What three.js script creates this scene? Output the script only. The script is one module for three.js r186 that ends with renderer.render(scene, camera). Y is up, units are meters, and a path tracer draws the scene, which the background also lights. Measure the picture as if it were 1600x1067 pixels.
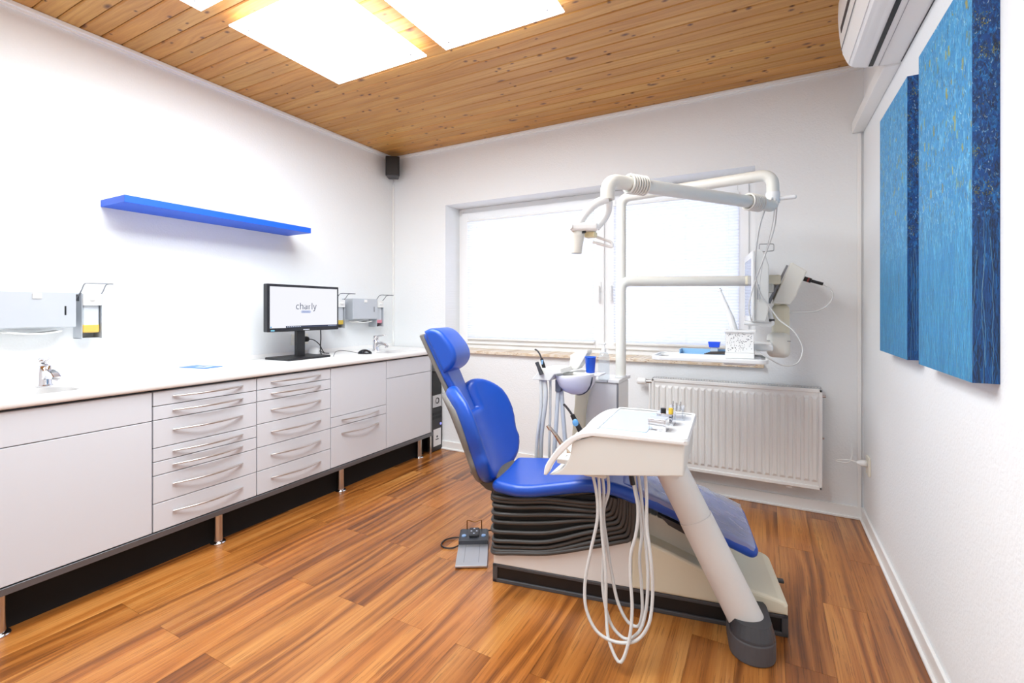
import * as THREE from 'three';
import { RoundedBoxGeometry } from 'three/addons/geometries/RoundedBoxGeometry.js';
import { mergeGeometries } from 'three/addons/utils/BufferGeometryUtils.js';
import { RectAreaLightUniformsLib } from 'three/addons/lights/RectAreaLightUniformsLib.js';
RectAreaLightUniformsLib.init();

// ---------------------------------------------------------------- camera, sky, light, exposure
const scene = new THREE.Scene();
const camera = new THREE.PerspectiveCamera(2 * Math.atan(1067 / 2 / 741) * 180 / Math.PI, 1600 / 1067, 0.05, 60);
camera.position.set(0, 1.2, 0);
camera.rotation.y = 28.24 * Math.PI / 180;
camera.setViewOffset(1600, 1067, 0, 48.5, 1600, 1067);          // shift lens: the horizon lies above the middle
scene.add(camera);
const renderer = new THREE.WebGLRenderer({ antialias: true });
renderer.toneMapping = THREE.LinearToneMapping;
renderer.toneMappingExposure = 1.0;
renderer.shadowMap.enabled = true;
scene.background = new THREE.Color(1.0, 1.08, 1.25);            // overcast daylight outside the window
scene.backgroundIntensity = 1.9;
const PANEL_LIGHT = 9.4, PANEL_GLOW = 5.0, PANEL_COLOR = new THREE.Color(0.915, 1.0, 1.055);

// ---------------------------------------------------------------- helpers
const V = (x, y, z) => new THREE.Vector3(x, y, z);
const rad = (d) => d * Math.PI / 180;
function rng(s) { return () => { s = (s + 0x6d2b79f5) | 0; let t = Math.imul(s ^ (s >>> 15), 1 | s); t = (t + Math.imul(t ^ (t >>> 7), 61 | t)) ^ t; return ((t ^ (t >>> 14)) >>> 0) / 4294967296; }; }
const taken = new Map();
function numbered(n) { const k = taken.get(n) || 0; taken.set(n, k + 1); return k ? n + '_' + String(k).padStart(3, '0') : n; }
function tag(o, label, category, group) { o.userData.label = label; o.userData.category = category; if (group) o.userData.group = group; return o; }
function thing(name, label, category, pos = [0, 0, 0], turn = 0, group) {
  const g = new THREE.Group(); g.name = numbered(name); g.position.set(...pos); g.rotation.y = turn; scene.add(g); tag(g, label, category, group); return g;
}
function put(name, geo, mat, parent, label) {
  const m = new THREE.Mesh(Array.isArray(geo) ? mergeGeometries(geo.map(plain), false) : geo, mat);
  m.castShadow = m.receiveShadow = true; m.name = parent === scene ? numbered(name) : name; parent.add(m); if (label) m.userData.label = label; return m;
}
function plain(g) { const q = g.index ? g.toNonIndexed() : g.clone(); for (const k of Object.keys(q.attributes)) if (!['position', 'normal', 'uv'].includes(k)) q.deleteAttribute(k); return q; }
function struct(name, geo, mat, label) { const m = put(name, geo, mat, scene, label); m.userData.kind = 'structure'; return m; }
const at = (g, x, y, z, rx = 0, ry = 0, rz = 0) => { if (rx) g.rotateX(rx); if (ry) g.rotateY(ry); if (rz) g.rotateZ(rz); return g.translate(x, y, z); };
const box = (x0, x1, y0, y1, z0, z1) => new THREE.BoxGeometry(Math.abs(x1 - x0), Math.abs(y1 - y0), Math.abs(z1 - z0)).translate((x0 + x1) / 2, (y0 + y1) / 2, (z0 + z1) / 2);
const rb = (x0, x1, y0, y1, z0, z1, r = 0.004, s = 2) => {
  const w = Math.abs(x1 - x0), h = Math.abs(y1 - y0), d = Math.abs(z1 - z0);
  return new RoundedBoxGeometry(w, h, d, s, Math.min(r, w / 2.02, h / 2.02, d / 2.02)).translate((x0 + x1) / 2, (y0 + y1) / 2, (z0 + z1) / 2);
};
const cyl = (r0, r1, h, n = 24, open = false) => new THREE.CylinderGeometry(r1, r0, h, n, 1, open);   // r0 bottom, r1 top
function rod(a, b, r, r2 = r, n = 20) { const d = b.clone().sub(a), g = new THREE.CylinderGeometry(r2, r, d.length(), n); g.applyQuaternion(new THREE.Quaternion().setFromUnitVectors(V(0, 1, 0), d.clone().normalize())); return g.translate(...a.clone().add(b).multiplyScalar(0.5).toArray()); }
function tube(pts, r, n = 64, m = 10, closed = false, tension) {
  const c = new THREE.CatmullRomCurve3(pts.map((p) => (p.isVector3 ? p : V(...p))), closed, 'centripetal'); const g = new THREE.TubeGeometry(c, n, r, m, closed);
  if (closed) return g;
  const caps = [0, 1].map((t) => { const p = c.getPointAt(t), d = c.getTangentAt(t).multiplyScalar(t ? 1 : -1), q = new THREE.CircleGeometry(r, m); q.applyQuaternion(new THREE.Quaternion().setFromUnitVectors(V(0, 0, 1), d)); return q.translate(p.x, p.y, p.z); });
  return mergeGeometries([g, ...caps].map(plain), false);
}
const lathe = (pts, n = 40) => new THREE.LatheGeometry(pts.map(([r, y]) => new THREE.Vector2(r, y)), n);
function shape(pts, curved = false) { const s = new THREE.Shape(); if (!curved) { s.moveTo(...pts[0]); pts.slice(1).forEach((p) => s.lineTo(...p)); s.closePath(); } else { s.moveTo(...pts[0]); s.splineThru(pts.slice(1).map((p) => new THREE.Vector2(...p))); } return s; }
function extrude(pts, depth, bevel = 0.003, curveSegments = 10, holes = []) {   // outline in x,y; runs from z=0 to z=-depth
  const s = pts instanceof THREE.Shape ? pts : shape(pts); holes.forEach((h) => s.holes.push(new THREE.Path(h.map((p) => new THREE.Vector2(...p)))));
  const g = new THREE.ExtrudeGeometry(s, { depth: depth - 2 * bevel, bevelEnabled: bevel > 0, bevelThickness: bevel, bevelSize: bevel, bevelOffset: -bevel, bevelSegments: 3, curveSegments });
  return g.translate(0, 0, -depth + bevel);
}
const smooth = (pts, n = 40) => new THREE.CatmullRomCurve3(pts.map((p) => V(p[0], p[1], 0)), false, 'centripetal').getPoints(n).map((p) => [p.x, p.y]);
const roundRect = (w, h, r, n = 6) => { const o = []; for (const [cx, cy, a0] of [[w / 2 - r, h / 2 - r, 0], [-w / 2 + r, h / 2 - r, 90], [-w / 2 + r, -h / 2 + r, 180], [w / 2 - r, -h / 2 + r, 270]]) for (let i = 0; i <= n; i++) { const a = rad(a0 + 90 * i / n); o.push([cx + r * Math.cos(a), cy + r * Math.sin(a)]); } return o; };

// naive surface nets of a distance function: soft upholstery, bowls, foot covers
function nets(f, lo, hi, cell) {
  const n = [0, 1, 2].map((k) => Math.ceil((hi[k] - lo[k]) / cell) + 1), id = (i, j, k) => i + n[0] * (j + n[1] * k);
  const val = new Float32Array(n[0] * n[1] * n[2]);
  for (let k = 0; k < n[2]; k++) for (let j = 0; j < n[1]; j++) for (let i = 0; i < n[0]; i++) val[id(i, j, k)] = f(lo[0] + i * cell, lo[1] + j * cell, lo[2] + k * cell);
  const vert = new Map(), pos = [], nor = [], idx = [];
  const cellVert = (i, j, k) => {
    const key = id(i, j, k); if (vert.has(key)) return vert.get(key);
    let sx = 0, sy = 0, sz = 0, c = 0;
    for (let a = 0; a < 8; a++) for (const d of [1, 2, 4]) if (!(a & d)) {
      const b = a | d, A = [i + (a & 1), j + ((a >> 1) & 1), k + ((a >> 2) & 1)], B = [i + (b & 1), j + ((b >> 1) & 1), k + ((b >> 2) & 1)], va = val[id(...A)], vb = val[id(...B)];
      if ((va < 0) !== (vb < 0)) { const t = va / (va - vb); sx += A[0] + t * (B[0] - A[0]); sy += A[1] + t * (B[1] - A[1]); sz += A[2] + t * (B[2] - A[2]); c++; }
    }
    const p = [lo[0] + sx / c * cell, lo[1] + sy / c * cell, lo[2] + sz / c * cell], e = cell * 0.5;
    const g = V(f(p[0] + e, p[1], p[2]) - f(p[0] - e, p[1], p[2]), f(p[0], p[1] + e, p[2]) - f(p[0], p[1] - e, p[2]), f(p[0], p[1], p[2] + e) - f(p[0], p[1], p[2] - e)).normalize();
    const v = pos.length / 3; pos.push(...p); nor.push(g.x, g.y, g.z); vert.set(key, v); return v;
  };
  for (let k = 1; k < n[2] - 1; k++) for (let j = 1; j < n[1] - 1; j++) for (let i = 1; i < n[0] - 1; i++) {
    const v0 = val[id(i, j, k)] < 0;
    const q = (v1, a, b, c, d) => { if (v0 === v1) return; const [A, B, C, D] = [a, b, c, d].map((t) => cellVert(...t)); if (v0) idx.push(A, B, C, A, C, D); else idx.push(A, C, B, A, D, C); };
    q(val[id(i + 1, j, k)] < 0, [i, j - 1, k - 1], [i, j, k - 1], [i, j, k], [i, j - 1, k]);
    q(val[id(i, j + 1, k)] < 0, [i - 1, j, k - 1], [i - 1, j, k], [i, j, k], [i, j, k - 1]);
    q(val[id(i, j, k + 1)] < 0, [i - 1, j - 1, k], [i, j - 1, k], [i, j, k], [i - 1, j, k]);
  }
  const g = new THREE.BufferGeometry();
  g.setAttribute('position', new THREE.Float32BufferAttribute(pos, 3)); g.setAttribute('normal', new THREE.Float32BufferAttribute(nor, 3));
  g.setAttribute('uv', new THREE.Float32BufferAttribute(pos.map((_, i) => (i % 3 === 2 ? null : pos[i])).filter((v) => v !== null), 2)); g.setIndex(idx); return g;
}
function polySdf(P, x, y) { let d = 1e9, s = 1; for (let i = 0, j = P.length - 1; i < P.length; j = i++) { const [ax, ay] = P[i], [bx, by] = P[j], ex = bx - ax, ey = by - ay, wx = x - ax, wy = y - ay, t = Math.max(0, Math.min(1, (wx * ex + wy * ey) / (ex * ex + ey * ey))), dx = wx - ex * t, dy = wy - ey * t; d = Math.min(d, dx * dx + dy * dy); const c1 = y >= ay, c2 = y < by, c3 = ex * wy > ey * wx; if ((c1 && c2 && c3) || (!c1 && !c2 && !c3)) s = -s; } return s * Math.sqrt(d); }
const rounded = (a, b, r) => { const x = a + r, y = b + r; return Math.min(Math.max(x, y), 0) + Math.hypot(Math.max(x, 0), Math.max(y, 0)) - r; };
const smin = (a, b, k) => { const h = Math.max(0, Math.min(1, 0.5 + 0.5 * (b - a) / k)); return b + (a - b) * h - k * h * (1 - h); };

// ---------------------------------------------------------------- textures
function hash(x, y, s) { let h = Math.imul(x | 0, 374761393) ^ Math.imul(y | 0, 668265263) ^ Math.imul(s | 0, 2246822519); h = Math.imul(h ^ (h >>> 13), 1274126177); return ((h ^ (h >>> 16)) >>> 0) / 4294967296; }
function vnoise(x, y, px, py, s) {   // value noise that repeats every px, py
  const x0 = Math.floor(x), y0 = Math.floor(y), fx = x - x0, fy = y - y0, u = fx * fx * (3 - 2 * fx), v = fy * fy * (3 - 2 * fy), m = (a, p) => ((a % p) + p) % p;
  const a = hash(m(x0, px), m(y0, py), s), b = hash(m(x0 + 1, px), m(y0, py), s), c = hash(m(x0, px), m(y0 + 1, py), s), d = hash(m(x0 + 1, px), m(y0 + 1, py), s);
  return a + (b - a) * u + (c - a) * v + (a - b - c + d) * u * v;
}
function texture(w, h, fn, srgb = true, rep) {
  const data = new Uint8Array(w * h * 4);
  for (let j = 0; j < h; j++) for (let i = 0; i < w; i++) { const c = fn(i / w, j / h, i, j), o = (j * w + i) * 4; data[o] = Math.max(0, Math.min(255, c[0])); data[o + 1] = Math.max(0, Math.min(255, c[1])); data[o + 2] = Math.max(0, Math.min(255, c[2])); data[o + 3] = 255; }
  const t = new THREE.DataTexture(data, w, h, THREE.RGBAFormat); t.wrapS = t.wrapT = THREE.RepeatWrapping; t.magFilter = THREE.LinearFilter; t.minFilter = THREE.LinearMipmapLinearFilter; t.generateMipmaps = true;
  if (srgb) t.colorSpace = THREE.SRGBColorSpace; if (rep) t.repeat.set(...rep); t.needsUpdate = true; return t;
}
const mix3 = (a, b, t) => [a[0] + (b[0] - a[0]) * t, a[1] + (b[1] - a[1]) * t, a[2] + (b[2] - a[2]) * t];
const sat = (t) => Math.max(0, Math.min(1, t));
// laminate: long streaks of amber and brown along v; one tile is 0.6 m wide (u) and 2.4 m long (v)
const floorMap = texture(768, 1536, (u, v) => {
  const wob = 0.35 * (vnoise(u * 6, v * 5, 6, 5, 11) - 0.5) + 0.12 * (vnoise(u * 14, v * 12, 14, 12, 12) - 0.5);
  const x = u * 24 + wob * 5, band = vnoise(x, v * 3, 24, 3, 1), fine = vnoise(u * 150 + wob * 6, v * 9, 150, 9, 2), hair = vnoise(u * 384, v * 26, 384, 26, 3), blot = vnoise(u * 7, v * 6, 7, 6, 4);
  const t = sat(0.08 + 0.74 * band + 0.22 * (fine - 0.5) + 0.3 * (blot - 0.5)), pore = hair > 0.74 && fine < 0.62 ? 0.80 : 1;
  let c = t < 0.5 ? mix3([116, 66, 27], [174, 108, 48], t * 2) : mix3([174, 108, 48], [210, 150, 84], t * 2 - 1);
  return c.map((k) => k * pore * (0.97 + 0.06 * hair));
});
// stained pine boards with knots; grain along u; 2.4 m by 0.6 m
const rk = rng(5), knots = Array.from({ length: 52 }, () => [rk(), rk(), 0.0022 + 0.0045 * rk() * rk(), rk()]);
const pineMap = texture(1536, 768, (u, v) => {
  const wob = vnoise(u * 10, v * 8, 10, 8, 21) - 0.5, g = vnoise(u * 4, v * 60 + wob * 5, 4, 60, 22), f = vnoise(u * 40, v * 256, 40, 256, 23), b = vnoise(u * 8, v * 6, 8, 6, 24);
  let c = mix3([182, 126, 58], [220, 170, 96], sat(0.15 + 0.5 * g + 0.3 * (f - 0.5) + 0.45 * (b - 0.3)));
  for (const [ku, kv, r, k] of knots) { let du = Math.abs(u - ku), dv = Math.abs(v - kv); du = Math.min(du, 1 - du) * 2.4; dv = Math.min(dv, 1 - dv) * 0.6; const q = Math.hypot(du / (1 + 1.4 * k), dv) / r; if (q < 3.4) c = mix3([96, 58, 34], c, sat((q - 0.4) / 2.8)); }
  return c;
});
const wallBump = texture(512, 512, (u, v) => { const a = vnoise(u * 90, v * 90, 90, 90, 31), b = vnoise(u * 190, v * 190, 190, 190, 32), c = vnoise(u * 40, v * 40, 40, 40, 33); const t = 255 * sat(0.55 * a + 0.3 * b + 0.25 * c - 0.1); return [t, t, t]; }, false);
const marbleMap = texture(512, 64, (u, v) => { const a = vnoise(u * 40, v * 5, 40, 5, 41), b = vnoise(u * 110, v * 14, 110, 14, 42); let c = mix3([236, 224, 208], [212, 186, 152], sat(a * 1.4 - 0.4)); if (b > 0.82) c = mix3(c, [160, 122, 94], 0.6); return c; });
function canvasTexture(w, h, draw) { const c = document.createElement('canvas'); c.width = w; c.height = h; const x = c.getContext('2d'); draw(x, w, h); const t = new THREE.CanvasTexture(c); t.colorSpace = THREE.SRGBColorSpace; t.anisotropy = 8; return t; }

// ---------------------------------------------------------------- materials
const S = (color, roughness = 0.5, more = {}) => new THREE.MeshStandardMaterial({ color, roughness, metalness: 0, ...more });
const P = (color, roughness = 0.5, more = {}) => new THREE.MeshPhysicalMaterial({ color, roughness, metalness: 0, ...more });
const wallMat = S('#f1f3f4', 0.85, { bumpMap: wallBump, bumpScale: 0.0012 });
const trimMat = S('#f5f4f2', 0.45), frameMat = S('#f6f6f6', 0.35), darkGap = S('#1d1b1a', 0.8);
const floorMats = [0xffffff, 0xf2ece6, 0xfff6ec, 0xe8ded4].map((c) => P(c, 0.3, { map: floorMap, clearcoat: 0.25, clearcoatRoughness: 0.22 }));
const pineMats = [0xffffff, 0xf6efe6, 0xfff4e6].map((c) => S(c, 0.42, { map: pineMap }));
const frontMat = S('#d7d8dd', 0.42), sideMat = S('#c9c8cc', 0.5), handleMat = S('#c9c2bd', 0.28, { metalness: 0.9 }), railMat = S('#6c6d71', 0.4, { metalness: 0.5 });
const steel = S('#c6c1bd', 0.26, { metalness: 1 }), chrome = S('#e6e6ea', 0.07, { metalness: 1 }), worktopMat = S('#f7f6f4', 0.35);
const black = S('#131316', 0.45), blackGloss = S('#15161c', 0.22), charcoal = S('#3c3c40', 0.55), grey = S('#8f9094', 0.5), alu = S('#c4c8ce', 0.42, { metalness: 0.25 });
const whitePlastic = S('#f3f3f1', 0.35), offWhite = S('#e9e7de', 0.38), cream = S('#e6e0c9', 0.42), beige = S('#e5e4de', 0.42), pale = S('#e8e7e4', 0.45);
const blueVinyl = P('#084cb6', 0.36, { clearcoat: 0.25, clearcoatRoughness: 0.35 }), shelfBlue = S('#0a5adc', 0.45);
const rubber = S('#454341', 0.42), shellGrey = S('#77736e', 0.5), hoseMat = S('#d5d5d3', 0.45), cordBlack = S('#1b1a1a', 0.5);

// ---------------------------------------------------------------- the room
const XL = -3.05, XR = 0.49, ZB = -3.35, ZF = 1.35, HC = 2.615;
const uvMetres = (g, axisU, axisV, su, sv, ou = 0, ov = 0) => { const p = g.attributes.position, uv = g.attributes.uv; for (let i = 0; i < p.count; i++) uv.setXY(i, p.getComponent(i, axisU) / su + ou, p.getComponent(i, axisV) / sv + ov); uv.needsUpdate = true; return g; };

const floor = struct('floor', box(XL - 0.12, XR + 0.12, -0.12, -0.012, ZB - 0.32, ZF + 0.12), S('#5a4432', 0.9));
{ // laminate planks, 149 mm wide, laid along the room, joints staggered by half a plank
  const r = rng(77), pw = 0.149, len = 0.911;
  for (let k = -5; -2.33 + k * pw < XR; k++) {
    const x0 = Math.max(XL, -2.33 + k * pw), x1 = Math.min(XR, -2.33 + (k + 1) * pw); if (x1 - x0 < 0.004) continue;
    const base = (k & 1) === 0 ? -0.955 : -1.41;
    for (let n = -4; n <= 4; n++) {
      const z1 = Math.min(ZF, base + n * len), z0 = Math.max(ZB, base + (n - 1) * len); if (z1 - z0 < 0.01) continue;
      const g = box(x0 + 0.0003, x1 - 0.0003, -0.012, 0, z0 + 0.0004, z1 - 0.0004);
      put('plank', uvMetres(g, 0, 2, 0.6, 2.4, r(), r()), floorMats[Math.floor(r() * 4)], floor);
    }
  }
}
const ceiling = struct('ceiling', box(XL - 0.12, XR + 0.12, HC + 0.014, HC + 0.13, ZB - 0.32, ZF + 0.12), S('#6a4a2a', 0.9));
{ // tongue and groove pine boards across the room
  const r = rng(78), p = 0.0875;
  for (let k = 0; ; k++) {
    const z0 = ZB + 0.005 + k * p, z1 = Math.min(ZF, z0 + p); if (z0 > ZF - 0.01) break;
    const s = new THREE.Shape(), w = z1 - z0, t = 0.014, c = 0.005, gap = 0.0015;   // chamfered long edges
    s.moveTo(gap, 0.014); s.lineTo(gap, c); s.lineTo(gap + c, 0); s.lineTo(w - gap - c, 0); s.lineTo(w - gap, c); s.lineTo(w - gap, t); s.closePath();
    const g = new THREE.ExtrudeGeometry(s, { depth: XR - XL, bevelEnabled: false }); g.rotateY(-Math.PI / 2).translate(XR, HC, z0);
    put('ceiling_board', uvMetres(g, 0, 2, 2.4, 0.6, r(), r()), pineMats[Math.floor(r() * 3)], ceiling);
  }
}
const wx0 = -2.454, wx1 = -0.064, wy0 = 0.845, wy1 = 2.112;
const wallUV = (g, a, b) => uvMetres(g, a, b, 0.6, 0.6);
struct('wall_left', wallUV(box(XL - 0.12, XL, -0.012, HC + 0.014, ZB - 0.32, ZF + 0.12), 2, 1), wallMat);
struct('wall_right', wallUV(box(XR, XR + 0.12, -0.012, HC + 0.014, ZB - 0.32, ZF + 0.12), 2, 1), wallMat);
struct('wall_front', wallUV(box(XL, XR, -0.012, HC + 0.014, ZF, ZF + 0.12), 0, 1), wallMat);
struct('wall_back', [box(XL, wx0, -0.012, HC + 0.014, ZB - 0.32, ZB), box(wx1, XR, -0.012, HC + 0.014, ZB - 0.32, ZB), box(wx0, wx1, -0.012, wy0, ZB - 0.32, ZB), box(wx0, wx1, wy1, HC + 0.014, ZB - 0.32, ZB)].map((g) => wallUV(g, 0, 1)), wallMat);
// skirting: a flat board with a quarter strip at its foot
struct('baseboard_back', [rb(XL, XR, 0, 0.072, ZB, ZB + 0.012, 0.003), rb(XL, XR, 0, 0.014, ZB + 0.01, ZB + 0.022, 0.004)], trimMat);
struct('baseboard_right', [rb(XR - 0.012, XR, 0, 0.072, ZB + 0.012, ZF, 0.003), rb(XR - 0.022, XR - 0.01, 0, 0.014, ZB + 0.02, ZF, 0.004)], trimMat);
struct('baseboard_left', [rb(XL, XL + 0.012, 0, 0.072, ZB + 0.012, ZF, 0.003)], trimMat);
struct('baseboard_front', [rb(XL, XR, 0, 0.072, ZF - 0.012, ZF, 0.003)], trimMat);
// white cove strips along the ceiling
struct('trim_1', [rb(XL, XL + 0.022, HC - 0.022, HC, ZB + 0.022, ZF, 0.005), rb(XL, XL + 0.01, HC - 0.034, HC - 0.02, ZB + 0.022, ZF, 0.003)], trimMat);
struct('trim_2', [rb(XL, XR, HC - 0.02, HC, ZB, ZB + 0.02, 0.005), rb(XL, XR, HC - 0.031, HC - 0.018, ZB, ZB + 0.009, 0.003)], trimMat);
struct('trim_3', [rb(XR - 0.02, XR, HC - 0.02, HC, ZB + 0.02, ZF, 0.005)], trimMat);
// small cable strips in the two corners
struct('trim_4', [rb(XL, XL + 0.018, 0.87, HC - 0.25, ZB, ZB + 0.012, 0.003)], trimMat);
struct('trim_5', [rb(XR - 0.03, XR - 0.012, 0.07, HC - 0.4, ZB, ZB + 0.012, 0.003)], trimMat);

// ---------------------------------------------------------------- window, sill, blinds
{
  const win = new THREE.Group(); win.name = 'window_1'; win.userData.kind = 'structure'; scene.add(win);
  const zf = -3.56, zo = -3.64, fr = (x0, x1, y0, y1, t, z0, z1) => [rb(x0, x0 + t, y0, y1, z0, z1), rb(x1 - t, x1, y0, y1, z0, z1), rb(x0 + t, x1 - t, y0, y0 + t, z0, z1), rb(x0 + t, x1 - t, y1 - t, y1, z0, z1)];
  put('window_frame', [...fr(wx0, wx1, 0.865, wy1, 0.045, zo, zf), rb(-1.115, -1.06, 0.9, wy1 - 0.04, zo, zf)], frameMat, win);
  const glass = P('#ffffff', 0.02, { transmission: 1, thickness: 0, ior: 1.5 });
  for (const [x0, x1, hx] of [[-2.412, -1.1, -1.135], [-1.075, -0.106, -1.04]]) {
    const s = put('window_sash', fr(x0, x1, 0.905, wy1 - 0.042, 0.066, zo + 0.01, zf + 0.018), frameMat, win);
    put('window_pane', box(x0 + 0.06, x1 - 0.06, 0.965, wy1 - 0.1, zo + 0.035, zo + 0.041), glass, win);
    put('window_handle', [rb(hx - 0.014, hx + 0.014, 1.34, 1.42, zf + 0.018, zf + 0.026, 0.004), rb(hx - 0.009, hx + 0.009, 1.27, 1.39, zf + 0.04, zf + 0.056, 0.006), at(cyl(0.008, 0.008, 0.03), hx, 1.38, zf + 0.036, Math.PI / 2)], whitePlastic, s);
  }
  const sill = tag(put('windowsill', uvMetres(rb(-2.49, -0.014, 0.842, 0.866, -3.565, -3.318, 0.004), 0, 1, 1.2, 0.06), S('#ffffff', 0.35, { map: marbleMap }), scene), 'pale beige marble windowsill below the two blinds', 'windowsill');
  const cloth = P('#eef1fb', 0.9, { transmission: 0.42, thickness: 0, side: THREE.DoubleSide });
  const blind = (label, x0, x1, y0, y1) => {
    const b = thing('pleated_blind', label, 'blind', [(x0 + x1) / 2, y0, -3.532]), w = x1 - x0, h = y1 - y0, n = Math.round(h / 0.021);
    const pos = [], idx = [], uv = [];
    for (let i = 0; i <= 2 * n; i++) { const y = 0.015 + (h - 0.03) * i / (2 * n), z = i & 1 ? 0.006 : -0.001; pos.push(-w / 2, y, z, w / 2, y, z); uv.push(0, y, w, y); if (i) { const a = 2 * i - 2; idx.push(a, a + 1, a + 3, a, a + 3, a + 2); } }
    const g = new THREE.BufferGeometry(); g.setAttribute('position', new THREE.Float32BufferAttribute(pos, 3)); g.setAttribute('uv', new THREE.Float32BufferAttribute(uv, 2)); g.setIndex(idx);
    const flat = g.toNonIndexed(); flat.computeVertexNormals();
    put('pleated_fabric', flat, cloth, b); put('bottom_rail', rb(-w / 2, w / 2, 0, 0.016, -0.006, 0.014), whitePlastic, b); put('top_rail', rb(-w / 2, w / 2, h - 0.016, h, -0.006, 0.014), whitePlastic, b);
    for (const s of [-0.42, 0.1, 0.42]) put('cord', rod(V(s * w, 0.01, 0.012), V(s * w, h, 0.012), 0.0009, 0.0009, 6), whitePlastic, b);
  };
  blind('wide white pleated blind over the left window sash', -2.345, -1.172, 0.944, 2.0);
  blind('narrower white pleated blind over the right window sash behind the tubes', -1.022, -0.165, 0.944, 2.0);
}

// ---------------------------------------------------------------- ceiling lights
{
  const glow = S('#ffffff', 0.4, { emissive: PANEL_COLOR, emissiveIntensity: PANEL_GLOW });
  const lab = { a: 'square glowing ceiling panel nearest the window, on the left of its row', b: 'square glowing ceiling panel nearest the window, on the right of its row', c: 'square glowing ceiling panel cut off at the top left edge', d: 'added square ceiling panel out of view for front fill, second row from the window on the right', e: 'added square ceiling panel out of view for front fill, third row from the window' };
  for (const [x0, zFar, k] of [[-2.268, -2.022, 'a'], [-1.478, -2.022, 'b'], [-2.268, -1.232, 'c'], [-1.478, -1.232, 'd'], [-1.478, -0.442, 'e']]) {  // panels d and e are unseen, added as front fill
    const s = 0.665, t = thing('ceiling_light', lab[k], 'ceiling light', [x0 + s / 2, 2.56, zFar + s / 2], 0, 'square ceiling light panels');
    put('diffuser', rb(-s / 2, s / 2, 0, 0.008, -s / 2, s / 2, 0.003), glow, t);
    for (const [a, b] of [[-1, -1], [1, -1], [-1, 1], [1, 1]]) { const m = put('screw', at(cyl(0.006, 0.006, 0.006, 12), a * (s / 2 - 0.06), -0.002, b * (s / 2 - 0.06)), steel, t); put('standoff', rod(V(a * (s / 2 - 0.06), 0.008, b * (s / 2 - 0.06)), V(a * (s / 2 - 0.06), 0.056, b * (s / 2 - 0.06)), 0.006), steel, t); }
    const l = new THREE.RectAreaLight(PANEL_COLOR, PANEL_LIGHT, s, s); l.position.set(0, -0.006, 0); l.rotation.x = -Math.PI / 2; l.name = 'panel_light'; t.add(l);
  }
}

// ---------------------------------------------------------------- wall things: loudspeaker, shelf, pictures, air conditioner, radiator
{
  const t = thing('wall_speaker', 'small black loudspeaker high in the room corner', 'loudspeaker', [-2.955, 2.392, -3.245], rad(38));
  const g = extrude(roundRect(0.125, 0.125, 0.012).map(([x, y]) => [x * (1 + (y - 0.0625) * 2.4), y]), 0.175, 0.006).rotateX(Math.PI / 2);
  put('cabinet', g, charcoal, t); put('grille', rb(-0.056, 0.056, 0.008, 0.168, 0.058, 0.072, 0.006), black, t); put('bracket', [rb(-0.02, 0.02, 0.07, 0.11, -0.12, -0.055)], charcoal, t);
}
{
  const s = tag(put('floating_shelf', rb(XL, -2.8, 1.738, 1.774, -2.251, -1.16, 0.0015), shelfBlue, scene), 'long bright blue floating shelf on the left wall', 'shelf');
}
const paintBump = texture(256, 512, (u, v) => { const t = 255 * sat(0.6 * vnoise(u * 90, v * 90, 90, 90, 51) + 0.4 * vnoise(u * 30, v * 40, 30, 40, 52)); return [t, t, t]; }, false);
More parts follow.
